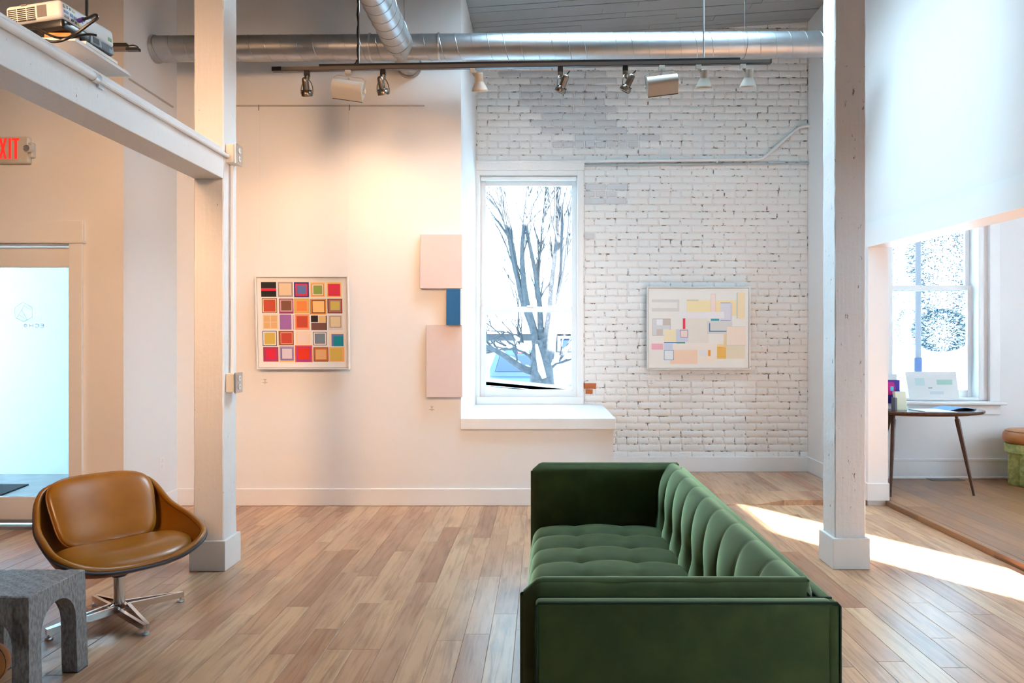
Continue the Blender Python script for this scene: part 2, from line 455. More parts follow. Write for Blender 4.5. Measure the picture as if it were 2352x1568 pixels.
def floor_lo(x): return max(2.55, (-x - 0.2) * F / CX if x < 0 else (x - 0.2) * F / 1107)
plank_run(-4.54, 2.945, PW, floor_lo, lambda x: YG - 0.015 if x > XS else YD - 0.01, fl, 'plank_wood', -0.004, (0.55, 1.45), rnd)

# raised alcove in front of the brick wall: a shallow ramp that becomes a step towards the pier
def az(x, y):
    k = min(max((x - 1.85) / 0.25, 0), 1)
    t = min((y - 6.0) / 0.9, 1)
    return lerp(0.0, RZ, max(k, t * t * (3 - 2 * t)))
alc = MB()
alc.grid(lambda u, v: (lerp(0.55, XP + 0.02, u), lerp(6.0, YB + 0.05, v), az(lerp(0.55, XP + 0.02, u), lerp(6.0, YB + 0.05, v))), 40, 12)
alc.grid(lambda u, v: (lerp(0.55, XP + 0.02, u), 6.0, lerp(-0.02, az(lerp(0.55, XP + 0.02, u), 6.0), v)), 40, 1)
S('floor_alcove', alc, 'plank_wood_far')
# side room floor with old boards and a threshold strip
fr = S('floor_side_room', MB().box(2.95, XO + 0.2, YF - 0.2, YR + 0.05, -0.12, RZ - 0.004), 'old_plank_wood_far')
rnd = random.Random(5)
plank_run(3.0, 4.95, 0.155, lambda x: max(3.7, (x - 0.2) * F / 1107), lambda x: YR - 0.01, fr, 'old_plank_wood', RZ - 0.004, (1.2, 2.4), rnd)
S('trim_1', MB().rbox(2.948, 3.0, YF, YP + 0.0, -0.02, RZ - 0.001, 0.003, 1), 'old_plank_wood_far')

# ------------------------------------------------------------------ walls
S('wall_back', MB().box(XS - 0.15, XG, YG, YB + 0.3, -0.02, 5.2), 'drywall')
S('wall_back_low', MB().box(XG, 0.612, YG, YB + 0.02, -0.02, 0.656), 'drywall')
S('trim_2', MB().rbox(XG - 0.0, 0.628, YG - 0.035, YB, 0.656, 0.748, 0.004), 'trim_white')
S('wall_left', MB().box(XS - 0.15, XS, YD, YG, -0.02, 5.2), 'drywall')
# wall with the glass door
DX0, DX1, DZ = -4.47, -3.527, 2.14
S('wall_door', MB().box(XL - 0.2, DX0, YD, YD + 0.2, -0.02, 5.2).box(DX1, XS - 0.15, YD, YD + 0.2, -0.02, 5.2).box(DX0, DX1, YD, YD + 0.2, DZ, 5.2), 'drywall')
# outer wall beside it, with tall shop windows (out of view; they light the room)
wins = []
mb = MB().box(XL - 0.2, XL, YF, YD, -0.02, 0.5).box(XL - 0.2, XL, YF, YD, 4.0, 5.2)
ys = [YF] + [q for a in wins for q in a] + [YD]
for i in range(0, len(ys), 2): mb.box(XL - 0.2, XL, ys[i], ys[i + 1], 0.5, 4.0)
S('wall_street', mb, 'wall_dark')
S('wall_front', MB().box(XL - 0.2, XO + 0.2, YF - 0.2, YF, -0.02, 5.2), 'wall_dark')
# side wall, pier and header over the wide opening to the side room
S('wall_right', MB().box(XR, XP, YP, YB + 0.3, -0.02, 5.2), 'drywall')
def askew(x0, x1, y0, y1, z0, z1):
    vs = [(hx(y) + dx, y, z) for z in (z0, z1) for y in (y0, y1) for dx in (x0, x1)]
    return vs, [(0, 2, 3, 1), (4, 5, 7, 6), (0, 1, 5, 4), (2, 6, 7, 3), (0, 4, 6, 2), (1, 3, 7, 5)]
HB = 2.215
S('wall_header', MB().add(*askew(0, 0.22, YF, YP, HB, 5.2)), 'drywall')
S('trim_3', MB().add(*askew(-0.014, 0.23, YF, YP - 0.005, HB - 0.004, HB + 0.16)), 'trim_white')
S('trim_4', MB().add(*askew(-0.006, 0.1, YF, YP - 0.004, HB + 0.16, HB + 0.205)), 'trim_white')
# main ceiling, sloping up gently; its boards show in the alcove
# an added skylight well, unseen above the frame, lets cool light down on the brick, the header and the sofa
KX0, KX1, KY0, KY1 = -0.35, 1.9, 4.4, 5.42
def slab(x0, x1, y0, y1):
    return [(x, y, ceil(x) + dz) for dz in (0.012, 0.12) for y in (y0, y1) for x in (x0, x1)], [(0, 2, 3, 1), (4, 5, 7, 6), (0, 1, 5, 4), (2, 6, 7, 3), (0, 4, 6, 2), (1, 3, 7, 5)]
cs = MB()
for q in ((XL - 0.2, KX0, YF - 0.2, YB + 0.3), (KX1, XP + 0.3, YF - 0.2, YB + 0.3), (KX0, KX1, YF - 0.2, KY0), (KX0, KX1, KY1, YB + 0.3)): cs.add(*slab(*q))
S('ceiling_slab', cs, 'ceiling_paint')
S('window_6', MB().box(KX0 - .1, KX0, KY0 - .1, KY1 + .1, 4.54, 5.5).box(KX1, KX1 + .1, KY0 - .1, KY1 + .1, 4.6, 5.5).box(KX0, KX1, KY0 - .1, KY0, 4.55, 5.5).box(KX0, KX1, KY1, KY1 + .1, 4.55, 5.5), 'trim_white')
clg = bpy.data.objects['ceiling_slab']; clg.name = 'ceiling'; WL['ceiling'] = WL['ceiling_slab']
rnd = random.Random(9)
y = 5.99
while y < YB - 0.02:
    bw = 0.104
    x = XG + 0.005; first = True
    while x < XR - 0.01:
        l = rnd.uniform(1.2, 3.0) if not first else rnd.uniform(0.6, 3.0); first = False
        x1 = min(x + l, XR - 0.003)
        if XR - x1 < 0.3: x1 = XR - 0.003
        sag = rnd.uniform(-0.003, 0.002)
        a, b = x + 0.002, x1 - 0.001; c, d = y + 0.0035, min(y + bw - 0.002, YB - 0.005)
        vs = [(xx, yy, ceil(xx) + zz + sag) for zz in (0.0, 0.02) for yy in (c, d) for xx in (a, b)]
        MB().add(vs, [(0, 2, 3, 1), (4, 5, 7, 6), (0, 1, 5, 4), (2, 6, 7, 3), (0, 4, 6, 2), (1, 3, 7, 5)]).build('ceiling_board', 'ceiling_paint', clg)
        x = x1
    y += bw
# side room shell
WX0, WX1, WZ0, WZ1 = 3.46, 4.46, 0.81, 2.78         # window_2 opening
S('wall_side_back', MB().box(XP, WX0, YR, YR + 0.25, 0, 3.2).box(WX1, XO + 0.2, YR, YR + 0.25, 0, 3.2).box(WX0, WX1, YR, YR + 0.25, 0, WZ0).box(WX0, WX1, YR, YR + 0.25, WZ1, 3.2), 'drywall')
# its outer wall: the sunlit window beside the camera throws the light patch on the floor
east = [(-1.83, -0.63), (4.5, 5.15)]  # the farther opening is added to send cool light across the room
mb = MB().box(XO, XO + 0.2, YF, YR, 0, 0.8).box(XO, XO + 0.2, YF, YR, 2.87, 3.2)
ys = [YF] + [q for a in east for q in a] + [YR]
for i in range(0, len(ys), 2): mb.box(XO, XO + 0.2, ys[i], ys[i + 1], 0.8, 2.87)
S('wall_side_outer', mb, 'drywall')
# an unseen block, added here, keeps the low sun off all but the nearest of those windows
S('wall_sun_block', MB().box(12, 16, -7.6, 12, -0.8, 6.5), 'drywall')
S('ceiling_side_room', MB().box(3.0, XO + 0.2, YF - 0.2, YR + 0.25, 3.0, 3.2), 'drywall')

# baseboards
BH = 0.145
S('baseboard_back', MB().rbox(XS, 0.628, YG - 0.016, YG, 0, BH, 0.004), 'trim_white')
S('baseboard_left', MB().rbox(XS, XS + 0.016, YD, YG - 0.016, 0, BH, 0.004), 'trim_white')
S('baseboard_brick', MB().rbox(0.612, XR, YB - 0.035, YB, RZ, RZ + 0.155, 0.004), 'trim_white')
S('baseboard_right', MB().rbox(XR - 0.016, XR, YP + 0.03, YB - 0.03, RZ, RZ + 0.155, 0.004), 'trim_white')
S('baseboard_pier', MB().rbox(XR - 0.016, XP + 0.006, YP - 0.018, YP + 0.02, RZ, RZ + 0.15, 0.004), 'trim_white')
S('baseboard_side_room', MB().rbox(XP, XO, YR - 0.018, YR, RZ, RZ + 0.19, 0.004).rbox(XP, XO, YR - 0.026, YR, RZ + 0.17, RZ + 0.20, 0.006).rbox(XP, XO, YR - 0.034, YR, RZ, RZ + 0.025, 0.008), 'trim_white', angle=40)

# ------------------------------------------------------------------ brick wall with painted bricks
WBX0, WBX1, WBZ0, WBZ1 = -0.71, 0.436, 0.745, 3.20
bw_ = S('wall_brick', MB().box(WBX1, XR + 0.05, YB + 0.004, YB + 0.30, 0, 5.2).box(XG - 0.05, WBX1, YB + 0.004, YB + 0.30, WBZ1, 5.2).box(XG - 0.05, WBX1, YB + 0.02, YB + 0.3, 0, WBZ0), 'mortar_white')
rb = random.Random(21)
def brick_geo(w_, h_, rr):
    """brick face lying in xz, front towards -y"""
    j = lambda s: rr.uniform(-s, s)
    a, b = w_ / 2, h_ / 2; dpt = 0.010
    vs = []
    nx = 4
    top = [(lerp(-a, a, i / nx), b + j(0.0025)) for i in range(nx + 1)]
    bot = [(lerp(-a, a, i / nx), -b + j(0.0025)) for i in range(nx + 1)]
    ring = bot + top[::-1]
    ring = [(x + (j(0.002)), z) for x, z in ring]
    back = [(x, 0.004, z) for x, z in ring]
    mid = [(x * (1 - 0.005 / a), -dpt * 0.6, z * (1 - 0.003 / b)) for x, z in ring]
    front = [(x * (1 - 0.012 / a), -dpt + j(0.0025), z * (1 - 0.010 / b)) for x, z in ring]
    vs = back + mid + front; n = len(ring); fs = []
    for lay in (0, 1):
        for i in range(n):
            k = (i + 1) % n
            fs.append((lay * n + i, lay * n + k, (lay + 1) * n + k, (lay + 1) * n + i))
    for i in range(nx):
        fs.append((2 * n + i, 2 * n + i + 1, 2 * n + n - 2 - i, 2 * n + n - 1 - i))
    return vs, fs
CH = 0.0742; BL = 0.227
VAR = []
for k in range(14):
    VAR.append(brick_geo(BL - 0.007, CH - 0.0075, rb))
HV = [brick_geo(BL / 2 - 0.007, CH - 0.0075, rb) for k in range(6)]
VM = {}
def brick_mesh(kind, k, mat):
    key = (kind, k, mat)
    if key not in VM:
        v, f = (VAR if kind == 'f' else HV)[k]
        me = bpy.data.meshes.new('brick'); me.from_pydata(v, [], f)
        me.polygons.foreach_set('use_smooth', [True] * len(me.polygons)); me.set_sharp_from_angle(angle=math.radians(50))
        me.materials.append(MATS[mat])
        bm = bmesh.new(); bm.from_mesh(me); bmesh.ops.recalc_face_normals(bm, faces=bm.faces); bm.to_mesh(me); bm.free()
        VM[key] = me
    return VM[key]
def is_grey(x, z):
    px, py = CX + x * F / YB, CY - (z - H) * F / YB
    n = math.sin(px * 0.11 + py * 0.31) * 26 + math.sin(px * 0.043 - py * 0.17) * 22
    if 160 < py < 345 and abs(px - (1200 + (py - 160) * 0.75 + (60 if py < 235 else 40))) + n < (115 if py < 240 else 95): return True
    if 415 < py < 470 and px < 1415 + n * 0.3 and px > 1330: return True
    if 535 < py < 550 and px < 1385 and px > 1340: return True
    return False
bricks = []
row = 0; z = 0.1
while z < 4.72:
    off = (0 if row % 2 else BL / 2) + rb.uniform(-0.012, 0.012)
    hdr = (row % 7 == 3)
    L_ = BL / 2 if hdr else BL
    zc = z + CH / 2
    lo = XG + 0.004 if zc > WBZ1 + 0.09 else WBX1 + 0.004
    if zc > 0.16:
        x = XG - off
        while x < XR:
            a, b = max(x, lo), min(x + L_, XR - 0.004)
            if b - a > 0.035 and (z + CH > WBZ1 + 0.09 or a >= lo):
                bricks.append(((a + b) / 2, zc + rb.uniform(-0.0015, 0.0015), b - a, 'h' if hdr else 'f', rb.randrange(6 if hdr else 14), is_grey((a + b) / 2, zc), rb.uniform(-0.0022, 0.0022)))
            x += L_
    z += CH; row += 1
def near_centre(b):
    px, py = CX + b[0] * F / YB, CY - (b[1] - H) * F / YB
    hid = 0
    if 1485 < px < 1722 and 658 < py < 850: hid = 3000          # behind the framed print
    if py < 138: hid = 4000                                     # behind the duct
    return hid + math.hypot((px - 1600), (py - 560) * 0.8) - b[2] * 200
bricks.sort(key=near_centre)
rest = {'brick_white': MB(), 'brick_grey': MB()}
for i, (x, z, l, kind, k, grey, dy) in enumerate(bricks):
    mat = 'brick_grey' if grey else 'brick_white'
    full = (BL / 2 if kind == 'h' else BL)
    if i < 300:
        o = bpy.data.objects.new('brick', brick_mesh(kind, k, mat)); COL.objects.link(o)
        o.parent = bw_; p = wl(bw_)
        o.location = (x - p.x, YB + 0.004 + dy - p.y, z - p.z); o.scale = (l / full, 1, 1)
    else:
        v, f = (VAR if kind == 'f' else HV)[k]
        rest[mat].add([(a * l / full + x, b + YB + 0.004 + dy, c + z) for a, b, c in v], f)
for q in rest:
    if rest[q].v: rest[q].build('brick', q, bw_, smooth=True, kind='stuff', angle=50)
rb_ = MB(); v, f = brick_geo(0.13, 0.060, random.Random(4)); rb_.add([(a + (1355 - CX) * YB / F, b + YB - 0.009, c + H - (886 - CY) * YB / F) for a, b, c in v], f)
v, f = brick_geo(0.075, 0.05, random.Random(6)); rb_.add([(a + (1353 - CX) * YB / F, b + YB - 0.008, c + H - (899 - CY) * YB / F) for a, b, c in v], f)
rb_.build('brick', 'red_brick', bw_, smooth=True, label='bare orange brick where the white paint has chipped')
S('trim_5', MB().rbox(XG, WBX1 + 0.01, YB - 0.03, YB + 0.05, WBZ1, WBZ1 + 0.085, 0.006), 'brick_white')

def sroot(name, loc):
    o = bpy.data.objects.new(name, None); COL.objects.link(o); o.location = loc; WL[o.name] = Vector(loc); o['kind'] = 'structure'; return o
def rect_frame(mb, x0, x1, z0, z1, wl_, wr, wb, wt, y0, y1, r=0.004):
    mb.rbox(x0, x0 + wl_, y0, y1, z0, z1, r); mb.rbox(x1 - wr, x1, y0, y1, z0, z1, r)
    mb.rbox(x0 + wl_ - 0.001, x1 - wr + 0.001, y0, y1, z0, z0 + wb, r); mb.rbox(x0 + wl_ - 0.001, x1 - wr + 0.001, y0, y1, z1 - wt, z1, r)
    return mb
# ------------------------------------------------------------------ window_1 (by the brick wall)
w1 = sroot('window_1', ((WBX0 + WBX1) / 2, YB, WBZ0))
rect_frame(MB(), WBX0, WBX1, WBZ0, WBZ1, 0.055, 0.065, 0.075, 0.05, YB - 0.02, YB + 0.16).build('window_frame', 'window_paint', w1)
MB().rbox(WBX0 + 0.02, WBX1 - 0.0, YB - 0.045, YB + 0.02, WBZ0 + 0.004, WBZ0 + 0.078, 0.005).build('stool_board', 'window_paint', w1)
ux0, ux1 = WBX0 + 0.055, WBX1 - 0.065
us = rect_frame(MB(), ux0, ux1, 1.72, WBZ1 - 0.05, 0.055, 0.055, 0.05, 0.085, YB + 0.10, YB + 0.14).build('upper_sash', 'window_paint', w1)
MB().box(ux0 + 0.05, ux1 - 0.05, YB + 0.118, YB + 0.122, 1.76, WBZ1 - 0.13).build('pane', 'glass', us)
ls = rect_frame(MB(), ux0, ux1, WBZ0 + 0.075, 1.775, 0.058, 0.058, 0.075, 0.052, YB + 0.055, YB + 0.095).build('lower_sash', 'window_paint', w1)
MB().box(ux0 + 0.05, ux1 - 0.05, YB + 0.073, YB + 0.077, WBZ0 + 0.145, 1.73).build('pane', 'glass', ls)
MB().rbox(-0.16, -0.09, YB + 0.035, YB + 0.06, 1.765, 1.785, 0.004).build('sash_lock', 'steel', ls)
# roller blind drawn right up under the head
rbz = WBZ1 - 0.075
bl = MB().lathe([(0.024, 0), (0.024, ux1 - ux0 - 0.02)], (ux0 + 0.01, YB + 0.03, rbz), 16, (1, 0, 0)).build('roller_blind', 'window_paint', w1, smooth=True)
# ------------------------------------------------------------------ window_2 (side room)
w2 = sroot('window_2', ((WX0 + WX1) / 2, YR, WZ0))
rect_frame(MB(), WX0, WX1, WZ0, WZ1, 0.05, 0.09, 0.03, 0.05, YR + 0.02, YR + 0.24).build('window_frame', 'trim_white', w2)
mb = MB().rbox(WX0 - 0.10, WX0 + 0.005, YR - 0.022, YR, WZ0, WZ1 + 0.1, 0.004).rbox(WX1 - 0.005, WX1 + 0.10, YR - 0.022, YR, WZ0, WZ1 + 0.1, 0.004)
mb.build('casing', 'trim_white', w2)
MB().rbox(WX0 - 0.14, WX1 + 0.14, YR - 0.075, YR + 0.05, WZ0 - 0.035, WZ0, 0.012, 3).build('sill', 'trim_white', w2, angle=40)
MB().rbox(WX0 - 0.10, WX1 + 0.10, YR - 0.022, YR, WZ0 - 0.13, WZ0 - 0.035, 0.004).build('apron', 'trim_white', w2)
u0, u1 = WX0 + 0.05, WX1 - 0.09
us = rect_frame(MB(), u0, u1, 1.92, WZ1 - 0.05, 0.045, 0.045, 0.05, 0.05, YR + 0.17, YR + 0.205).build('upper_sash', 'trim_white', w2)
MB().box(u0 + 0.04, u1 - 0.04, YR + 0.186, YR + 0.19, 1.96, WZ1 - 0.09).build('pane', 'glass', us)
ls = rect_frame(MB(), u0, u1, WZ0 + 0.03, 1.975, 0.045, 0.045, 0.07, 0.05, YR + 0.13, YR + 0.165).build('lower_sash', 'trim_white', w2)
MB().box(u0 + 0.04, u1 - 0.04, YR + 0.146, YR + 0.15, WZ0 + 0.09, 1.93).build('pane', 'glass', ls)
# out-of-view windows that let daylight in, the farther side one added for that: glass in the street and side wall openings
SWAP = Matrix(((0, 1, 0, 0), (1, 0, 0, 0), (0, 0, 1, 0), (0, 0, 0, 1)))
for i, (a, b) in enumerate(east):
    wn_ = sroot('window_%d' % (3 + i), (XO, (a + b) / 2, 0.8))
    rect_frame(MB(), a, b, 0.8, 2.87, 0.012, 0.012, 0.012, 0.012, XO + 0.18, XO + 0.2).xform(SWAP).build('window_frame', 'trim_white', wn_)
for i, (a, b) in enumerate(wins):
    wn_ = sroot('window_%d' % (5 + i), (XL, (a + b) / 2, 0.5))
    rect_frame(MB(), a, b, 0.5, 4.0, 0.05, 0.05, 0.05, 0.05, XL - 0.12, XL - 0.06).xform(SWAP).build('window_frame', 'trim_white', wn_)

# ------------------------------------------------------------------ door_1 : glass door with casing
d1 = sroot('door_1', ((DX0 + DX1) / 2, YD, 0))
Yd = YD + 0.07
MB().rbox(DX0 - 0.10, DX1 + 0.105, YD - 0.022, YD, 2.155, 2.305, 0.003).build('head_casing', 'trim_white', d1)
MB().rbox(DX0 - 0.12, DX1 + 0.12, YD - 0.034, YD, 2.135, 2.156, 0.003).build('head_bead', 'trim_white', d1)
MB().rbox(DX1, DX1 + 0.098, YD - 0.02, YD, 0, 2.136, 0.003).build('side_casing', 'trim_white', d1)
MB().rbox(DX0 - 0.098, DX0, YD - 0.02, YD, 0, 2.136, 0.003).build('side_casing', 'trim_white', d1)
MB().box(DX1 - 0.012, DX1, YD - 0.002, YD + 0.2, 0, 2.14).box(DX0, DX0 + 0.012, YD - 0.002, YD + 0.2, 0, 2.14).box(DX0, DX1, YD - 0.002, YD + 0.2, 2.125, 2.14).build('jamb', 'trim_white', d1)
leaf = rect_frame(MB(), DX0 + 0.014, DX1 - 0.014, 0.055, 2.118, 0.10, 0.032, 0.17, 0.152, Yd, Yd + 0.045, 0.003).build('door_leaf', 'trim_white', d1)
MB().box(DX0 + 0.11, DX1 - 0.045, Yd + 0.02, Yd + 0.026, 0.22, 1.97).build('pane', 'glass', leaf)
MB().rbox(DX0, DX1, YD - 0.02, YD + 0.2, 0.0, 0.025, 0.006).build('threshold', 'steel', d1)
MB().rbox(DX0 + 0.014, DX1 - 0.014, Yd - 0.006, Yd + 0.002, 0.03, 0.056, 0.002).build('door_sweep', 'steel', leaf)
# vinyl emblem and mirrored lettering on the glass (it is read from the street)
vm = MB(); gy = Yd + 0.0185
def stroke(mb, a, b, t, y=gy):
    a = Vector((a[0], 0, a[1])); b = Vector((b[0], 0, b[1])); d = (b - a).normalized(); n = Vector((-d.z, 0, d.x)) * t / 2
    vs = [(p.x, yy, p.z) for yy in (y, y + 0.0009) for p in (a - n, b - n, b + n, a + n)]
    mb.add(vs, [(0, 1, 2, 3), (4, 7, 6, 5), (0, 4, 5, 1), (1, 5, 6, 2), (2, 6, 7, 3), (3, 7, 4, 0)])
def dp(px, py):
    q = P(px, py, gy); return (q[0], q[2])
hexp = [dp(*q) for q in ((53.5, 694), (74, 706), (74, 728), (53.5, 739), (34, 728), (34, 706))]
for i in range(6): stroke(vm, hexp[i], hexp[(i + 1) % 6], 0.0022)
for a, b in (((58, 697), (38, 731)), ((55, 702), (74, 713)), ((49, 710), (63, 735)), ((43, 723), (63, 735)), ((38, 731), (60, 737.5))):
    stroke(vm, dp(*a), dp(*b), 0.0018)
def letter(ch, x, y, w_=7.0, h_=7.0):
    segs = {'E': [((0, 0), (0, 1)), ((0, 0), (1, 0)), ((0, .5), (.8, .5)), ((0, 1), (1, 1))],
            'C': [((1, .15), (.75, 0)), ((.75, 0), (.25, 0)), ((.25, 0), (0, .25)), ((0, .25), (0, .75)), ((0, .75), (.25, 1)), ((.25, 1), (.75, 1)), ((.75, 1), (1, .85))],
            'H': [((0, 0), (0, 1)), ((1, 0), (1, 1)), ((0, .5), (1, .5))],
            'O': [((.5, 0), (.15, .2)), ((.15, .2), (0, .5)), ((0, .5), (.15, .8)), ((.15, .8), (.5, 1)), ((.5, 1), (.85, .8)), ((.85, .8), (1, .5)), ((1, .5), (.85, .2)), ((.85, .2), (.5, 0)), ((.3, .5), (.7, .5))]}[ch]
    for a, b in segs:   # mirrored: letter starts at its right side
        stroke(vm, dp(x - a[0] * w_, y + a[1] * h_), dp(x - b[0] * w_, y + b[1] * h_), 0.0035)
for ch, x in (('E', 100), ('C', 88), ('H', 75.5), ('O', 62)): letter(ch, x, 744)
vm.build('vinyl_lettering', 'vinyl', leaf, label='dark outlined emblem and mirrored ECHO lettering on the glass')
# outside the door: painted brick wall, concrete ground and a dark mat
S('wall_outside', MB().box(-9, XS - 0.16, 7.45, 7.75, -0.1, 6), 'outside_brick')
S('ceiling_added_shade', MB().box(-7.4, XS - 0.16, YD + 0.21, 7.45, 3.2, 3.35), 'drywall')  # unseen roof, added to dim the wall and ground outside the door
S('wall_added_shade', MB().box(-7.4, XL - 0.19, YD, YD + 0.2, -0.1, 3.4), 'drywall')  # unseen wall, added to shut daylight out from under that roof
S('ground_concrete', MB().box(-9, XS - 0.16, YD + 0.2, 7.6, -0.12, -0.01), 'concrete')
a = [P(-60, 1136, 0), P(0, 1136, 0)]
def ground(px, py, z=0.0):
    d = (H - z) * F / (py - CY); return ((px - CX) * d / F, d)
mp_ = [ground(-90, 1112), ground(66, 1112), ground(-2, 1138), ground(-150, 1138)]
tag(MB().prism(mp_, -0.01, 0.004, 'z').build('door_mat', 'mat_dark'), 'dark mat on the concrete outside the glass door', 'mat')

# ------------------------------------------------------------------ outside the windows: snow, tree, shed, truck, evergreens
S('ground_snow', MB().box(-60, 60, 7.7, 120, -1.2, -0.75).box(6.5, 60, -40, 7.7, -1.2, -0.75).box(-60, -6.2, -40, 5.0, -0.3, -0.12), 'snow')
def twig(mb, a, d, l, r, rr, depth=0):
    pts = [Vector(a)]; dv = Vector(d).normalized(); n = 4
    for i in range(n):
        dv = (dv + Vector((rr.uniform(-.22, .22), rr.uniform(-.15, .15), rr.uniform(-.08, .2)))).normalized()
        pts.append(pts[-1] + dv * l / n)
    mb.tube(pts, [r * (1 - 0.75 * i / n) for i in range(n + 1)], 4, cap=False)
    if depth < 2:
        for k in range(3):
            i = rr.randint(1, n)
            twig(mb, pts[i], dv + Vector((rr.uniform(-.7, .7), rr.uniform(-.4, .4), rr.uniform(0, .5))), l * 0.6, r * 0.5, rr, depth + 1)
tr = thing('bare_tree', 'bare snow-flecked tree with many stems outside the sash window by the brick', 'tree', P(1245, 1000, 12)[:2] + (-0.75,))
rt = random.Random(11)
TD = 12.0
trunk = [(1246, 1080, .24), (1246, 905, .22), (1244, 868, .205), (1243, 835, .19), (1241, 805, .16), (1238, 780, .10)]
MB().tube([P(a, b, TD) for a, b, r in trunk], [r for a, b, r in trunk], 10).build('trunk', 'bark', tr, smooth=True)
stems = [([(1236, 815), (1228, 770), (1218, 730), (1208, 690), (1202, 640), (1199, 580), (1204, 510), (1213, 425)], .085, .022),
         ([(1238, 800), (1222, 750), (1200, 690), (1188, 635), (1178, 570), (1163, 500), (1149, 430)], .07, .018),
         ([(1214, 730), (1196, 670), (1180, 610), (1168, 545), (1150, 490), (1126, 455)], .045, .014),
         ([(1244, 800), (1241, 740), (1238, 690), (1228, 620), (1214, 550), (1205, 495)], .065, .02),
         ([(1252, 830), (1262, 770), (1270, 715), (1274, 660), (1281, 590), (1286, 515), (1281, 420)], .14, .075),
         ([(1270, 725), (1286, 670), (1298, 610), (1304, 545), (1313, 460)], .055, .016),
         ([(1241, 720), (1236, 640), (1244, 540), (1254, 430)], .03, .010),
         ([(1282, 560), (1268, 500), (1262, 440)], .025, .01),
         ([(1240, 855), (1212, 850), (1188, 838), (1160, 818), (1128, 800), (1085, 786)], .075, .03),
         ([(1236, 845), (1220, 818), (1196, 804), (1168, 800), (1136, 806), (1090, 800)], .05, .02),
         ([(1222, 822), (1200, 796), (1188, 780), (1165, 762), (1150, 770)], .03, .012),
         ([(1256, 850), (1280, 828), (1300, 806), (1330, 775)], .05, .02),
         ([(1254, 830), (1290, 832), (1320, 812)], .03, .012)]
tw = MB()
for pts, r0, r1 in stems:
    dz = rt.uniform(-.5, .5)
    w_ = [P(a, b, TD + dz * (i / len(pts))) for i, (a, b) in enumerate(pts)]
    sm = smoothpath(w_, 4); n = len(sm)
    MB().tube(sm, [lerp(r0, r1, i / (n - 1)) for i in range(n)], 7).build('stem', 'bark', tr, smooth=True)
    for k in range(6):
        i = rt.randint(n // 3, n - 2); d = Vector(sm[i + 1]) - Vector(sm[i])
        twig(tw, sm[i], d.normalized() + Vector((rt.uniform(-.8, .8), rt.uniform(-.5, .5), rt.uniform(0, .4))), rt.uniform(.5, 1.2), .017, rt)
tw.build('twigs', 'bark', tr, kind='stuff')
sn = MB()
for pts, r0, r1 in stems[8:]:
    sm = smoothpath([P(a, b, TD) for a, b in pts], 6); n = len(sm)
    k = 2
    while k < n - 4:
        m_ = rt.randint(3, 7); seg_ = sm[k:min(k + m_, n - 1)]
        if len(seg_) > 2: sn.tube([q + Vector((0, -.02, r0 * .7)) for q in seg_], [.012] + [rt.uniform(.02, .04) for _ in seg_[1:-1]] + [.010], 6)
        k += m_ + rt.randint(1, 3)
sn.tube([P(1232, 790, TD - .15), P(1236, 815, TD - .18), P(1243, 850, TD - .2), P(1250, 868, TD - .2)], [.02, .045, .06, .04], 7)
sn.build('snow_cap', 'snow', tr, smooth=True, kind='stuff')
# shed with snowy roof
sh = thing('shed', 'weathered grey board shed under a thick snowy roof, behind the bare tree', 'building', (-0.2, 26, -0.75))
sx0, sx1 = P(1080, 0, 26)[0], P(1360, 0, 26)[0]
MB().box(sx0, sx1, 26, 30, -0.75, 1.75).build('wall', 'shed_wood', sh)
MB().prism([(25.4, 1.70), (25.4, 1.86), (28, 2.95), (31, 1.9), (31, 1.7)], sx0 - .4, sx1 + .4, 'x').build('roof', 'snow', sh)
wx = P(1298, 0, 25.95)[0]
rect_frame(MB(), wx - .28, wx + .42, 1.05, 1.62, .1, .1, .1, .1, 25.9, 26.05).build('window', 'trim_white', sh)
MB().box(wx - .2, wx + .34, 25.98, 26.02, 1.12, 1.55).build('pane', 'blue_glass', sh)
# blue pickup
tk = thing('pickup_truck', 'blue pickup truck parked in the snow behind the bare tree', 'truck', (-0.6, 20, -0.75))
x0, x1 = P(1130, 0, 20)[0], P(1262, 0, 20)[0]
zt = P(0, 803, 20)[2]
MB().prism([(x0 - .06, -.3), (x0 - .06, .62), (x0 + .12, zt - .1), (x0 + .3, zt), (x1 - .3, zt), (x1 - .12, zt - .1), (x1 + .06, .62), (x1 + .06, -.3)], 20, 22.5, 'y').build('cab', 'blue_metal', tk)
MB().prism([(x0 + .1, .55), (x0 + .24, zt - .16), (x1 - .24, zt - .16), (x1 - .1, .55)], 19.97, 20.02, 'y').build('rear_window', 'blue_glass', tk)
MB().box(x0 + .75, x0 + 1.05, 19.96, 20.02, zt - .10, zt - .05).build('brake_light', 'tail_red', tk)
MB().box(x1 - .1, x1 + .07, 19.94, 20.02, .0, .3).build('tail_light', 'tail_red', tk)
MB().box(x0 - .02, x1 + .02, 18.6, 20, -.3, .42).build('cargo_bed', 'blue_metal', tk)
for wx_ in (x0 + .1, x1 - .1):
    for wy in (19.1, 22.0): MB().lathe([(0.36, -.1), (0.36, .1)], (wx_, wy, -.39), 16, (1, 0, 0)).build('wheel', 'rubber', tk)
MB().box(x0 + .1, x1 - .1, 20.1, 22.4, zt, zt + .08).build('snow_layer', 'snow', tk)
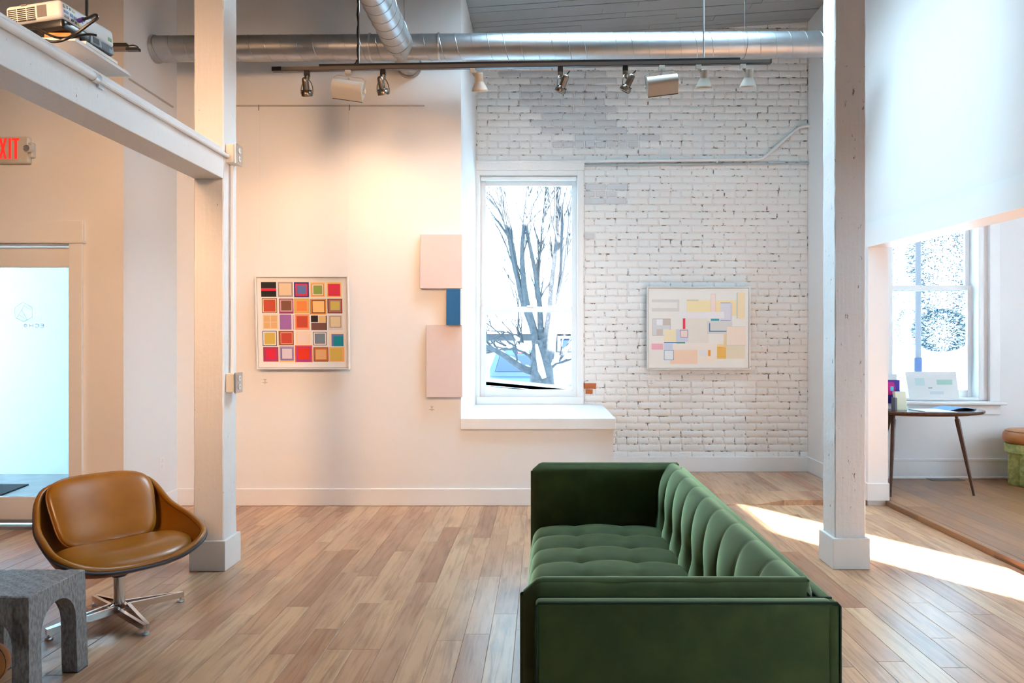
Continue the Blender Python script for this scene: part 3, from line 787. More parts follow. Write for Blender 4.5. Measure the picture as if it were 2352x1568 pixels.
# snow-covered ramp rails just outside the sash window
rl = thing('porch_railing', 'snow-covered sloping porch rail just outside the sash window', 'railing', (-.3, 9.3, -0.75))
for (ya, yb, nm, th, mt) in ((866, 888, 'top_rail', .10, 'snow'), (883, 900, 'lower_rail', .06, 'snow'), (873, 893, 'rail_board', .045, 'concrete')):
    a, b = P(1070, ya - 2, 9.3), P(1340, yb + 3, 9.3)
    vs = [(p[0], yy, p[2] + dz) for p in (a, b) for yy in (9.22, 9.38) for dz in (-th, 0)]
    MB().add(vs, [(0, 1, 3, 2), (4, 6, 7, 5), (0, 4, 5, 1), (2, 3, 7, 6), (0, 2, 6, 4), (1, 5, 7, 3)]).build(nm, mt, rl)
for px in (1085, 1330):
    q = P(px, 880, 9.3); MB().box(q[0] - .05, q[0] + .05, 9.24, 9.36, -.75, q[2]).build('post', 'shed_wood', rl)
# evergreens and a pole outside the side-room window
def evergreen(name, label, c, rx, rz, n, cone, seed):
    rr = random.Random(seed); t = thing(name, label, 'tree' if cone else 'shrub', (c[0], c[1], -0.75))
    g = MB(); s_ = MB()
    for i in range(n):
        v = rr.random() ** 0.8; a = rr.uniform(0, 2 * PI)
        k = (1 - v) ** 0.8 if cone else math.sqrt(max(0, 1 - (2 * v - 1) ** 2))
        r = rx * (k * rr.uniform(.55, 1.0) + 0.04)
        p = Vector((c[0] + r * math.cos(a), c[1] + r * math.sin(a) * .8, c[2] + rz * (2 * v - 1)))
        d = Vector((math.cos(a), math.sin(a), rr.uniform(-.5, .3))).normalized(); l = rr.uniform(.04, .11) * rx
        u = d.cross(Vector((0, 0, 1))).normalized() * l * rr.uniform(.2, .4)
        dn = Vector((0, 0, -l * .18))
        (s_ if rr.random() < 0.33 else g).add([p - d * l * .3, p + u + dn, p + d * l, p - u + dn, p + Vector((0, 0, l * .15))], [(0, 1, 4), (1, 2, 4), (2, 3, 4), (3, 0, 4), (0, 3, 2, 1)])
    g.build('foliage', 'conifer', t, kind='stuff'); s_.build('snow_cap', 'snow', t, kind='stuff')
    MB().tube([(c[0], c[1], -.75), (c[0], c[1], c[2] + rz * .6)], [rx * .06, rx * .03], 7).build('trunk', 'snow', t)
evergreen('evergreen_tree', 'tall snowy evergreen outside the side-room window, beside the sash edge', P(2170, 590, 20), 1.0, 1.75, 8000, False, 1)
evergreen('evergreen_tree', 'narrow snowy evergreen outside the side-room window, next to the pole', P(2078, 605, 23.5), .70, 1.35, 3500, False, 2)
evergreen('snowy_shrub', 'wide snow-dusted shrub outside the lower pane of the side-room window', P(2162, 758, 18), .72, .55, 5500, False, 3)
evergreen('snowy_shrub', 'small snow-dusted shrub behind the pole outside the side-room window', P(2086, 752, 19), .42, .50, 2600, False, 4)
pl = thing('utility_pole', 'pale pole standing in the snow outside the side-room window', 'pole', P(2109, 840, 14.5)[:2] + (-0.75,))
a = P(2109, 838, 14.5); MB().tube([(a[0], a[1], -.75), (a[0], a[1], 4.6)], [.06, .055], 10).build('shaft', flat('pole_paint', (96, 84, 84)), pl, smooth=True)
MB().tube([(a[0], a[1], -.75), (a[0], a[1], a[2] + .15)], .075, 10).build('base_sleeve', flat('pole_base', (50, 54, 80)), pl, smooth=True)

# ------------------------------------------------------------------ posts and beam
def post(label, x0, x1, y0, y1, pl_, ztop, mat, floor_z=0.0):
    t = thing('timber_post', label, 'post', ((x0 + x1) / 2, (y0 + y1) / 2, floor_z))
    rr = random.Random(int(x0 * 100) % 97)
    nz = 60; mb = MB(); e = 0.006
    base = [(x0 + e, y0), (x1 - e, y0), (x1, y0 + e), (x1, y1 - e), (x1 - e, y1), (x0 + e, y1), (x0, y1 - e), (x0, y0 + e)]
    vs = []; 
    for k in range(nz + 1):
        z_ = lerp(floor_z + 0.02, ztop, k / nz)
        for (x, y) in base: vs.append((x + rr.uniform(-.0018, .0018), y + rr.uniform(-.0012, .0012), z_))
    fs = [(k * 8 + i, k * 8 + (i + 1) % 8, (k + 1) * 8 + (i + 1) % 8, (k + 1) * 8 + i) for k in range(nz) for i in range(8)]
    mb.add(vs, fs + [tuple(range(7, -1, -1)), tuple(nz * 8 + i for i in range(8))])
    mb.build('shaft', mat, t)
    p = 0.019
    MB().rbox(x0 - p, x1 + p, y0 - p, y1 + p, floor_z, floor_z + pl_, 0.003).build('plinth', 'plinth_paint', t)
    return t
LX0, LX1, LY = -2.135, -1.953, 4.27
post('white timber post carrying the beam end, beside the tan swivel chair', LX0, LX1, LY, LY + .185, .185, ceil(LX0) - .002, 'timber_paint')
RX0, RX1, RY = 1.81, 2.0, 4.305
post('chipped white timber post standing behind the green sofa back', RX0, RX1, RY, RY + .185, .19, ceil(RX0) - .002, 'timber_worn')
bz0, bz1 = 2.40, 2.59
bm_ = thing('ceiling_beam', 'white painted timber beam running from the post over the swivel chair', 'beam', ((LX0 + LX1) / 2, 2, bz0))
MB().rbox(LX0, LX1, YF + .01, LY, bz0, bz1, 0.004).build('timber', 'timber_paint', bm_)
cd = MB().tube([(LX1 + .018, -2, 2.545), (LX1 + .018, 3.0, 2.545)], .018, 10).tube([(LX1 + .013, 2.98, 2.545), (LX1 + .013, LY - .02, 2.545), (LX1 + .016, LY + .03, 2.545)], .012, 8)
cdo = cd.build('beam_conduit', 'trim_white', smooth=True); tag(cdo, 'white electrical conduit clipped along the side of the beam', 'conduit')
cl = MB().tube([(LX1 + .016, 3.0, 2.545), (LX1 + .016, 3.035, 2.545)], .0215, 10).rbox(LX1, LX1 + .012, 3.05, 3.09, 2.515, 2.56, .003)
cl.build('coupling', 'steel', cdo, smooth=True)
tag(MB().tube([(LX1 + .016, LY + .085, 2.50), (LX1 + .016, LY + .085, 1.20)], .012, 8).build('post_conduit', 'trim_white', smooth=True), 'white vertical conduit on the post between two socket boxes', 'conduit')
def socket_box(zc, label):
    t = thing('socket_box', label, 'socket', (LX1, LY + .08, zc), group='socket boxes on the post')
    MB().rbox(LX1, LX1 + .052, LY + .03, LY + .125, zc - .058, zc + .058, .005).build('box', 'cream_metal', t)
    pt = MB().rbox(LX1 + .052, LX1 + .064, LY + .026, LY + .130, zc - .064, zc + .064, .005).build('cover_plate', 'steel', t)
    for dz in (-.026, .026):
        sk = MB().lathe([(0.0, 0), (.018, 0), (.018, .004), (.0, .005)], (LX1 + .064, LY + .078, zc + dz), 14, (1, 0, 0), cap=False).build('socket', 'plastic_white', t, smooth=True)
        for dy in (-.006, .006): MB().box(LX1 + .0685, LX1 + .0695, LY + .078 + dy - .001, LY + .078 + dy + .001, zc + dz - .004, zc + dz + .005).build('slot', 'black', sk)
socket_box(2.565, 'grey metal socket box at the beam end high on the post')
socket_box(1.147, 'grey metal socket box low on the post, level with the framed squares')
ol = thing('wall_outlet', 'small white wall outlet above the baseboard beside the post', 'outlet', (XS, 5.62, .45))
qy = 3.13 * F / (CX - 371); qz = H - (1064 - CY) * qy / F
MB().rbox(XS, XS + .006, qy - .035, qy + .035, qz - .058, qz + .058, .002).build('plate', 'trim_white', ol)
for dz in (-.022, .022): MB().rbox(XS + .006, XS + .009, qy - .014, qy + .014, qz + dz - .014, qz + dz + .014, .002).build('socket', 'plastic_white', ol)

# ------------------------------------------------------------------ ducts
def duct(name, label, a, b, r, pitch, rot0=0.0):
    a, b = Vector(a), Vector(b); ax = (b - a).normalized(); L = (b - a).length
    t = thing(name, label, 'duct', tuple((a + b) / 2))
    MB().lathe([(r, 0), (r, L)], a, 40, ax, cap=False).build('pipe', 'galv', t, smooth=True)
    u = Vector((1, 0, 0)) if abs(ax.x) < 0.9 else Vector((0, 0, 1))
    u = (u - ax * u.dot(ax)).normalized(); w_ = ax.cross(u); n = int(L / pitch * 26)
    pts = [a + ax * (L * i / n) + (u * math.cos(rot0 + 2 * PI * i / 26) + w_ * math.sin(rot0 + 2 * PI * i / 26)) * (r + .0005) for i in range(n + 1)]
    MB().tube(pts, .0028, 4, cap=False).build('spiral_seam', 'galv_seam', t, smooth=True)
    return t, ax
DA, DB = (XS, 5.63, 3.765), (2.33, 5.63, 3.805)
t, ax = duct('duct', 'long galvanised spiral duct running across under the ceiling', DA, DB, .101, .127)
def collar(t, c, ax, r, l, name='collar', mat='galv'):
    c = Vector(c)
    MB().lathe([(r, -l / 2), (r + .006, -l / 2), (r + .008, 0), (r + .006, l / 2), (r, l / 2)], c, 36, ax, cap=False).build(name, mat, t, smooth=True)
collar(t, Vector(DB) - ax * .03, ax, .102, .05); collar(t, Vector(DB) - ax * .006, ax, .104, .012, 'end_ring')
MB().lathe([(0.0, 0), (.101, 0)], Vector(DB) - ax * .002, 36, ax, cap=False).build('end_cap', 'galv', t)
collar(t, (-1.38, 5.63, 3.778), ax, .1015, .014, 'collar', 'steel'); collar(t, (-.83, 5.63, 3.782), ax, .1015, .014, 'collar', 'steel')
collar(t, Vector(DA) + ax * .01, ax, .101, .03)
BX, BZ = -1.135, 3.762
t2, ax2 = duct('duct', 'galvanised spiral branch duct coming overhead to join the long duct', (BX, .6, BZ), (BX, 5.48, BZ), .112, .127, 1.0)
MB().lathe([(.1125, 0), (.1135, .02), (.1135, .05), (.094, .12), (.094, .50)], (BX, 5.44, BZ), 36, (0, 1, 0), cap=False).build('saddle', 'galv', t2, smooth=True)
MB().lathe([(.094, 0), (.108, .0), (.108, .02), (.094, .022)], (BX, YG - .024, BZ), 36, (0, 1, 0), cap=False).build('wall_flange', 'galv', t2, smooth=True)
for dx in (-.028, .028): MB().tube([(BX + dx, 5.46, BZ - .114), (BX + dx, 5.56, BZ - .108)], .003, 4).build('strap', 'galv_seam', t2)
# wire hangers
def hanger(x, label, r=.104):
    z0 = lerp(3.765, 3.805, (x - XS) / 5.46); zc = ceil(x)
    pts = [(x, 5.63 - .02, zc)] + [(x, 5.63 - .015, z0 + r + .08)] + [(x, 5.63 + r * math.sin(a), z0 + r * math.cos(a)) for a in [-.1 - i * .3 for i in range(20)]]
    o = MB().tube(pts, .0022, 5).build('duct_hanger', 'hook'); tag(o, label, 'wire hanger')
hanger((1709 - CX) * 5.63 / F, 'thin wire hanger looped around the long duct near its capped end')
hanger((929 - CX) * 5.63 / F, 'thin wire hanger behind the branch duct')

# ------------------------------------------------------------------ track lighting
TA, TB = Vector(P(627, 160, 5.03)), Vector(P(1770, 142, 4.93))
UA, UB = Vector(P(734, 152.5, 5.04)), Vector(P(1699, 137.5, 4.95))
def bar(mb, a, b, w_, h_):
    d = (b - a).normalized(); s_ = d.cross(Vector((0, 0, 1))).normalized() * w_ / 2; u = Vector((0, 0, h_ / 2))
    vs = [p + i * s_ + j * u for p in (a, b) for i in (-1, 1) for j in (-1, 1)]
    return mb.add(vs, [(0, 1, 3, 2), (4, 6, 7, 5), (0, 4, 5, 1), (2, 3, 7, 6), (0, 2, 6, 4), (1, 5, 7, 3)])
td = (TB - TA).normalized()
tk_ = thing('track_rail', 'long black lighting track hanging below the spiral duct', 'lighting track', tuple((TA + TB) / 2))
bar(MB(), TA, TB, .036, .024).build('rail', 'bar_bronze', tk_)
bar(MB(), TA - Vector((0, 0, .0135)), TB - Vector((0, 0, .0135)), .030, .003).build('conductor_slot', 'black', tk_)
bar(MB(), UA, UB, .03, .022).build('power_rail', 'black', tk_)
bar(MB(), TA - td * .002, TA + td * .068, .040, .030).build('end_feed', 'black', tk_)
bar(MB(), TB - td * .008, TB + td * .003, .039, .027).build('end_cap', 'black', tk_)
def rod(px, d, r, mat, label, y0=138, wavy=False):
    a = Vector(P(px, y0, d)); top = Vector((a.x, a.y, ceil(a.x)))
    o = thing('suspension_rod', label, 'rod', tuple(a))
    if wavy:
        n = 30
        MB().tube([a.lerp(top, i / n) + Vector((.006 + .004 * math.sin(i * 1.7), 0, 0)) for i in range(n + 1)], .007, 6).build('cable', 'black', o, smooth=True)
        MB().tube([a + Vector((-.02, 0, .0)), a + Vector((-.008, 0, .01)), a + Vector((0, 0, .03))], .005, 6).build('cable_end', 'black', o)
        MB().tube([a + Vector((.016, -.004, 0)), top + Vector((.016, -.004, 0))], .0035, 6).build('rod', 'steel', o)
    else:
        MB().tube([a, top], r, 8).build('rod', mat, o, smooth=True)
rod(820, 5.04, .01, 'black', 'black cable and steel rod holding up the lighting track near the branch duct', 147, True)
rod(1616.5, 4.96, .006, 'steel', 'slim steel rod holding up the lighting track in front of the brick', 133)
def on_track(px):
    t = (px - 627) / (1770 - 627); p = TA.lerp(TB, t); return Vector(((px - CX) * p.y / F, p.y, p.z - .015))
def gimbal(px, label, tilt, yaw, bottom):
    p = on_track(px); t = thing('gimbal_spotlight', label, 'spotlight', tuple(p), group='bronze gimbal spotlights on the track')
    MB().rbox(p.x - .019, p.x + .019, p.y - .016, p.y + .016, p.z - .038, p.z, .004).build('adapter', 'black', t)
    MB().lathe([(.019, 0), (.019, -.018), (.010, -.034), (.004, -.036)], p + Vector((0, 0, -.036)), 14).build('swivel', 'bronze', t, smooth=True)
    c = p + Vector((0, 0, -.165)); hw = .042; cy_, sy_ = math.cos(yaw), math.sin(yaw)
    for s_ in (-1, 1):
        pts = [p + Vector((s_ * .008 * cy_, s_ * .008 * sy_, -.055)), p + Vector((s_ * .03 * cy_, s_ * .03 * sy_, -.085)), p + Vector((s_ * hw * cy_, s_ * hw * sy_, -.125)), c + Vector((s_ * hw * .98 * cy_, s_ * hw * .98 * sy_, 0))]
        MB().tube(smoothpath(pts, 4), .0035, 6).build('yoke_arm', 'bronze', t, smooth=True)
    ax = Vector((math.sin(tilt), bottom, -math.cos(tilt))).normalized()      # points out of the lamp
    back = c - ax * .115
    MB().lathe([(.004, 0), (.014, .003), (.021, .012), (.023, .03), (.023, .088)], back, 18, ax).build('lamp_housing', 'bronze', t, smooth=True)
    ring = MB().lathe([(.026, .086), (.038, .103), (.040, .112), (.040, .128), (.036, .130), (.030, .112)], back, 22, ax, cap=False).build('heat_ring', 'bronze', t, smooth=True)
    for k in range(8):
        a = 2 * PI * k / 8; u = ax.cross(Vector((0, 1, 0))).normalized(); w_ = ax.cross(u)
        q = back + ax * .092 + (u * math.cos(a) + w_ * math.sin(a)) * .033
        MB().sphere(q, .0055, 6, 4).build('cooling_slot', 'black', ring)
    MB().lathe([(0, .110), (.030, .112)], back, 16, ax, cap=False).build('lens', 'bulb', t)
    cab = smoothpath([p + Vector((0, .008, -.06)), p + Vector((-.012 * (1 if tilt >= 0 else -1), -.006, -.09)), back + Vector((.018, -.015, .02)), back + Vector((.006, -.01, 0))], 5)
    MB().tube(cab, .003, 5).build('cable', 'black', t, smooth=True)
    return back + ax * .13, ax
def flood(px, label, roll, fwd):
    p = on_track(px); t = thing('flood_light', label, 'floodlight', tuple(p), group='white wall-wash floodlights on the track')
    MB().rbox(p.x - .021, p.x + .021, p.y - .018, p.y + .018, p.z - .03, p.z, .004).build('adapter', 'lamp_white', t)
    MB().tube([p + Vector((0, 0, -.028)), p + Vector((0, 0, -.062))], .004, 6).build('stem', 'lamp_white', t)
    W_, Hh = .108, .088
    c = p + Vector((0, 0, -.135)); R_ = Matrix.Rotation(roll, 4, 'Y')
    def X(v): return c + (R_ @ Vector(v))
    MB().tube([X((-W_ - .006, 0, -.01)), X((-W_ - .006, 0, .075)), X((-W_ + .02, 0, .093)), X((W_ - .02, 0, .093)), X((W_ + .006, 0, .075)), X((W_ + .006, 0, -.01))], .004, 6).build('yoke', 'lamp_white', t)
    # housing: rounded trough, open side facing down and away from the camera
    prof = []
    for k in range(13):
        a = lerp(PI * .98, PI * .02, k / 12); prof.append((.048 * math.cos(a) , .02 + .045 * math.sin(a)))
    prof = [(-.052, -.055)] + prof + [(.058, -.04)]
    rot = Matrix.Rotation(fwd, 2)
    prof = [tuple(rot @ Vector(q)) for q in prof]
    inner = [(a * .94, b * .94) for a, b in prof]
    mb = MB(); n = len(prof)
    vs = [X((s_ * W_, a, b)) for s_ in (-1, 1) for a, b in prof] + [X((s_ * (W_ - .004), a, b)) for s_ in (-1, 1) for a, b in inner]
    fs = [(i, i + 1, n + i + 1, n + i) for i in range(n - 1)] + [(2 * n + i, 3 * n + i, 3 * n + i + 1, 2 * n + i + 1) for i in range(n - 1)]
    fs += [tuple(range(n)), tuple(range(2 * n - 1, n - 1, -1))]
    mb.add(vs, fs).build('housing', 'lamp_white', t, angle=35)
    MB().tube([X((-W_, *prof[0])), X((W_, *prof[0]))], .003, 5).build('front_lip', 'black_matte', t)
    for s_ in (-1, 1): MB().lathe([(.011, 0), (.011, .012)], X((s_ * (W_ + .004), 0, -.005)), 12, R_ @ Vector((s_, 0, 0))).build('knob', 'cream_metal', t, smooth=True)
    MB().lathe([(.008, -.005), (.008, .008)], X((0, -.01, .068)), 10, (0, 0, 1)).build('cable_gland', 'steel', t)
    MB().tube([X((-.085, 0, -.012)), X((.085, 0, -.012))], .006, 8).build('lamp_tube', 'bulb', t)
def cone(px, label, tilt, side):
    p = on_track(px); t = thing('cone_spotlight', label, 'spotlight', tuple(p), group='white cone spotlights on the track')
    MB().rbox(p.x - .020, p.x + .020, p.y - .017, p.y + .017, p.z - .034, p.z, .004).build('adapter', 'lamp_white', t)
    MB().tube([p + Vector((0, 0, -.03)), p + Vector((.012 * side, 0, -.048)), p + Vector((.02 * side, 0, -.052)), p + Vector((.026 * side, 0, -.074))], .008, 8).build('arm', 'lamp_white', t, smooth=True)
    ax = Vector((math.sin(tilt), .35, -math.cos(tilt))).normalized(); c = p + Vector((.045 * side, -.004, -.032))
    MB().lathe([(0, 0), (.028, 0), (.030, .004), (.030, .058), (.057, .112), (.058, .120), (.056, .126), (.026, .062)], c, 26, ax, cap=False).build('shade', 'lamp_white', t, angle=18)
    MB().lathe([(0, .105), (.03, .107), (.045, .116)], c, 18, ax, cap=False).build('lamp', 'bulb', t)
    return c + ax * .12, ax
g1, a1 = gimbal(705, 'bronze gimbal spotlight nearest the cord end of the track', 0.0, 0.0, .45)
flood(800, 'cream floodlight hanging at a slant in front of the plaster wall', .14, .95)
g2, a2 = gimbal(880, 'bronze gimbal spotlight hanging just beneath the branch duct', .13, .35, .4)
c1, b1 = cone(1086, 'white cone spotlight at the edge between plaster and brick', .03, 1)
g3, a3 = gimbal(1287, 'bronze gimbal spotlight tilted outward above the sash window', -.42, 1.0, .25)
g4, a4 = gimbal(1436, 'bronze gimbal spotlight tilted outward next to the cream floodlight over the brick', -.48, 1.0, .25)
flood(1520, 'cream floodlight hanging in front of the brick wall', -.12, .8)
c2, b2 = cone(1604, 'white cone spotlight beside the slim steel rod', .02, 1)
c3, b3 = cone(1706, 'white cone spotlight at the free end of the track by the duct cap', .02, 1)
for p_, tgt, e in ((g1, (-2.1, YG, 2.2), 10), (on_track(803) + Vector((0, .05, -.20)), (-1.55, YG, 2.5), 9), (g2, (-1.2, YG, 2.3), 7), (c1, (-.75, YG, 2.5), 7), (c2, (1.5, YB, 2.0), 5), (c3, (1.9, YB, 2.2), 4)):
    lamp('track_spot', 'SPOT', tuple(p_), tgt, e, WARM, .03, 72, .9)
# the end of a second track behind the projector
st = thing('track_rail', 'short end of a black lighting track showing beyond the projector', 'lighting track', P(250, 108, 4.1))
a, b = Vector(P(120, 106, 4.1)), Vector(P(293, 106, 4.1)); bar(MB(), a, b, .03, .026).build('rail', 'black', st)
a2_, b2_ = Vector(P(120, 113, 4.08)), Vector(P(296, 113, 4.08)); bar(MB(), a2_, b2_, .03, .018).build('lower_rail', 'bar_bronze', st)
bar(MB(), Vector(P(292, 114, 4.07)), Vector(P(320, 114, 4.07)), .03, .016).build('end_feed', 'black', st)
MB().tube(smoothpath([P(297, 105, 4.08), P(306, 104, 4.08), P(315, 107, 4.08), P(319, 113, 4.08)], 4), .004, 6).build('cable', 'black', st)
q = Vector(P(200, 60, 4.1)); qt = Vector((q.x, q.y, ceil(q.x)))
MB().tube([Vector(P(204, 104, 4.1)), q, qt], .007, 6).build('hanging_cable', 'black', st)
MB().tube([Vector(P(196, 104, 4.1)), Vector((P(195, 0, 4.1)[0], q.y, qt.z))], .0035, 6).build('rod', 'steel', st)

# ------------------------------------------------------------------ conduit across the brick
def zb(py): return H - (py - CY) * YB / F
def xb(px): return (px - CX) * YB / F
yc = YB - .028
pts = [(xb(1092), yc, zb(373)), (xb(1340), yc, zb(372)), (xb(1700), yc, zb(368)), (xb(1742), yc, zb(366)), (xb(1760), yc, zb(357)), (xb(1820), yc, zb(305)), (xb(1838), yc, zb(293)), (xb(1864), yc, zb(290)), (XR, yc, zb(290))]
o = MB().tube(smoothpath(pts, 6), .016, 10).build('wall_conduit', 'steel' if False else 'window_paint', smooth=True); tag(o, 'painted conduit crossing the brick and bending up towards the side wall', 'conduit')
MB().rbox(xb(1645) - .008, xb(1645) + .008, yc - .02, YB - .003, zb(369) - .03, zb(369) + .03, .003).build('clip', 'window_paint', o)
o = MB().tube([(xb(1342), YB - .02, zb(381)), (xb(1862), YB - .02, zb(376))], .009, 8).build('wall_cable', flat('cable_grey', (170, 182, 186)), smooth=True); tag(o, 'thin grey cable running straight across the brick under the conduit', 'cable')

# ------------------------------------------------------------------ picture rails and hanging wires
pr = thing('picture_rail', 'slim picture-hanging rail on the plaster wall above the framed squares', 'picture rail', (-1.9, YG, 3.42))
rz_ = H + (CY - 242) * 5.96 / F
MB().rbox((500 - CX) * 5.96 / F, (975 - CX) * 5.96 / F, YG - .012, YG, rz_ - .008, rz_ + .004, .002).build('rail', flat('rail_grey', (186, 178, 172)), pr)
for px in (595, 803):
    x = (px - CX) * 5.96 / F
    MB().tube([(x, YG - .014, rz_ + .004), (x, YG - .018, rz_ - .045)], .0028, 5).build('hook', 'hook', pr)
pr2 = thing('picture_rail', 'slim picture-hanging rail on the short side wall behind the projector shelf', 'picture rail', (XS, 5.6, 3.39))
MB().rbox(XS, XS + .012, 5.27, 5.9, 3.383, 3.395, .002).build('rail', flat('rail_grey', (0, 0, 0)), pr2)
for px, nm in ((597, 'first'), (801, 'second')):
    x = (px - CX) * 5.96 / F
    o = MB().tube([(x, YG - .015, rz_ - .04), (x + .004 * (1 if px < 700 else -1), YG - .03, H + (CY - 640) * 5.95 / F)], .0011, 5).build('hanging_wire', 'wire')
    tag(o, 'thin clear hanging wire down to the framed squares, ' + ('on the post side' if px < 700 else 'on the window side'), 'wire')

# ------------------------------------------------------------------ framed print of 25 squares, leaning out at the top
def framed(name, label, c, W_, H_, lean, depth, bt, layers, line=True):
    """layers: list of (x0,y0,x1,y1,rgb) in 0..1 of the picture with y down"""
    t = thing(name, label, 'framed print', c)
    R_ = Matrix.Rotation(lean, 4, 'X'); C_ = Vector(c)
    def place(mb): return mb.xform(Matrix.Translation(C_) @ R_)
    fm = MB(); a, b = W_ / 2, H_ / 2
    fm.rbox(-a, -a + bt, -depth, 0, -b, b, .002).rbox(a - bt, a, -depth, 0, -b, b, .002).rbox(-a + bt, a - bt, -depth, 0, b - bt, b, .002).rbox(-a + bt, a - bt, -depth, 0, -b, -b + bt, .002)
    place(fm).build('frame', 'frame_white', t)
    iw, ih = a - bt, b - bt; li = .0035
    place(MB().box(-iw, iw, -depth * .55, -.002, -ih, ih)).build('backing_gap', 'frame_line', t)
    bd = place(MB().box(-iw + li, iw - li, -depth * .62, -depth * .5, -ih + li, ih - li)).build('sheet', 'mat_board', t)
    mats = []; mb = MB()
    for k, (x0, y0, x1, y1, rgb) in enumerate(layers):
        key = 'ink_%02x%02x%02x' % rgb
        flat(key, rgb)
        if key not in mats: mats.append(key)
        y = -depth * .62 - .0003 * (1 + layer_of(layers, k))
        X0, X1 = lerp(-iw, iw, x0), lerp(-iw, iw, x1); Z1, Z0 = lerp(ih, -ih, y0), lerp(ih, -ih, y1)
        mb.add([(X0, y, Z0), (X1, y, Z0), (X1, y, Z1), (X0, y, Z1)], [(0, 1, 2, 3)], mats.index(key))
    place(mb).build('print', mats, t)
    return t
LAY = {}
def layer_of(L, k):
    key = (id(L), k)
    if key not in LAY:
        a = L[k]; n = 0
        for j in range(k):
            b = L[j]
            if a[0] < b[2] and a[2] > b[0] and a[1] < b[3] and a[3] > b[1]: n = max(n, layer_of(L, j) + 1)
        LAY[key] = n
    return LAY[key]
# picture area measured in the photograph crop: x 150..1195, y 170..1200 (of 1372x1568)
def nx(v): return (v - 163) / (1183 - 163)
def ny(v): return (v - 172) / (1198 - 172)
sq = []
def cell(x0, y0, x1, y1, *rings):
    """rings: (rgb, inset px l,t,r,b)"""
    for rgb, (l, t_, r, b_) in rings:
        sq.append((nx(x0 + l), ny(y0 + t_), nx(x1 - r), ny(y1 - b_), rgb))
def ins(n): return (n, n, n, n)
cell(214, 224, 384, 390, ((22, 20, 18), ins(0)), ((236, 30, 60), (2, 70, 2, 68)))
cell(402, 226, 572, 392, ((168, 152, 148), ins(0)), ((228, 202, 166), (14, 12, 18, 18)))
cell(584, 226, 752, 396, ((44, 48, 116), ins(0)), ((214, 50, 76), (16, 16, 16, 16)), ((92, 112, 168), (32, 34, 32, 38)))
cell(768, 228, 936, 396, ((240, 190, 126), ins(0)), ((190, 104, 48), (16, 16, 16, 16)), ((244, 222, 190), (22, 22, 22, 22)), ((140, 160, 76), (34, 34, 34, 34)))
cell(952, 228, 1116, 396, ((236, 192, 92), ins(0)), ((220, 48, 74), (14, 16, 12, 14)))
cell(220, 406, 390, 574, ((124, 76, 46), ins(0)), ((248, 220, 176), (8, 8, 8, 8)), ((196, 74, 48), (18, 16, 18, 16)))
cell(412, 410, 574, 580, ((150, 50, 110), ins(0)), ((200, 164, 148), (10, 12, 10, 22)), ((128, 80, 62), (24, 24, 24, 36)))
cell(580, 408, 752, 578, ((214, 178, 92), ins(0)), ((240, 160, 116), (20, 20, 18, 18)), ((234, 138, 66), (30, 30, 28, 26)))
cell(758, 412, 944, 590, ((168, 152, 152), ins(0)), ((240, 140, 30), (12, 10, 0, 0)), ((110, 64, 30), (22, 16, 12, 14)), ((248, 200, 130), (32, 26, 22, 24)))
cell(956, 412, 1124, 578, ((116, 72, 60), ins(0)), ((212, 98, 58), (14, 10, 10, 12)), ((128, 124, 156), (24, 22, 22, 24)), ((212, 184, 88), (34, 28, 28, 38)))
cell(226, 590, 400, 756, ((232, 206, 170), ins(0)), ((222, 178, 122), (12, 14, 94, 82)), ((222, 178, 122), (90, 14, 16, 82)), ((222, 178, 122), (12, 90, 94, 10)), ((222, 178, 122), (90, 90, 16, 10)))
cell(416, 592, 572, 762, ((160, 104, 172), (0, 0, 24, 0)), ((172, 108, 168), (148, 4, 0, 0)))
cell(584, 584, 752, 766, ((232, 164, 140), ins(0)), ((246, 120, 20), (14, 18, 12, 20)), ((196, 70, 48), (26, 26, 24, 30)))
cell(766, 600, 946, 768, ((30, 22, 20), (2, 2, 98, 90)), ((234, 194, 132), (90, 4, 10, 86)), ((118, 78, 70), (4, 84, 10, 0)), ((30, 22, 20), (170, 4, 0, 0)))
cell(958, 596, 1124, 766, ((228, 212, 206), ins(0)), ((176, 154, 144), (18, 10, 14, 26)), ((232, 210, 166), (30, 20, 24, 36)))
cell(218, 776, 380, 948, ((58, 76, 116), ins(0)), ((240, 238, 230), (8, 8, 8, 8)), ((210, 180, 86), (22, 20, 20, 20)))
cell(400, 776, 570, 940, ((150, 82, 30), ins(0)), ((240, 178, 158), (22, 16, 14, 16)), ((194, 66, 48), (28, 24, 20, 22)))
cell(592, 782, 756, 930, ((244, 214, 180), ins(0)), ((240, 218, 206), (22, 12, 22, 16)))
cell(788, 788, 942, 940, ((112, 80, 72), ins(0)), ((244, 238, 230), (8, 6, 8, 6)), ((122, 138, 152), (18, 18, 18, 18)))
cell(970, 782, 1132, 948, ((244, 224, 196), (0, 0, 6, 0)), ((112, 128, 176), (26, 30, 0, 0)), ((0, 138, 152), (50, 54, 0, 0)))
cell(222, 960, 394, 1126, ((176, 60, 66), ins(0)), ((168, 56, 124), (18, 12, 14, 12)), ((220, 30, 62), (30, 20, 28, 28)))
cell(406, 950, 572, 1132, ((244, 200, 116), (0, 60, 0, 0)), ((178, 168, 176), (0, 0, 0, 18)), ((138, 118, 176), (12, 14, 10, 20)), ((222, 210, 222), (30, 28, 24, 40)))
cell(582, 940, 778, 1132, ((238, 86, 36), ins(0)), ((176, 60, 128), (14, 14, 14, 4)), ((226, 48, 20), (32, 28, 34, 32)))
cell(790, 962, 958, 1126, ((120, 70, 46), ins(0)), ((208, 114, 44), (10, 8, 8, 10)), ((228, 176, 122), (26, 26, 24, 26)))
cell(968, 962, 1138, 1126, ((240, 176, 110), ins(0)), ((214, 180, 84), (14, 10, 24, 10)))
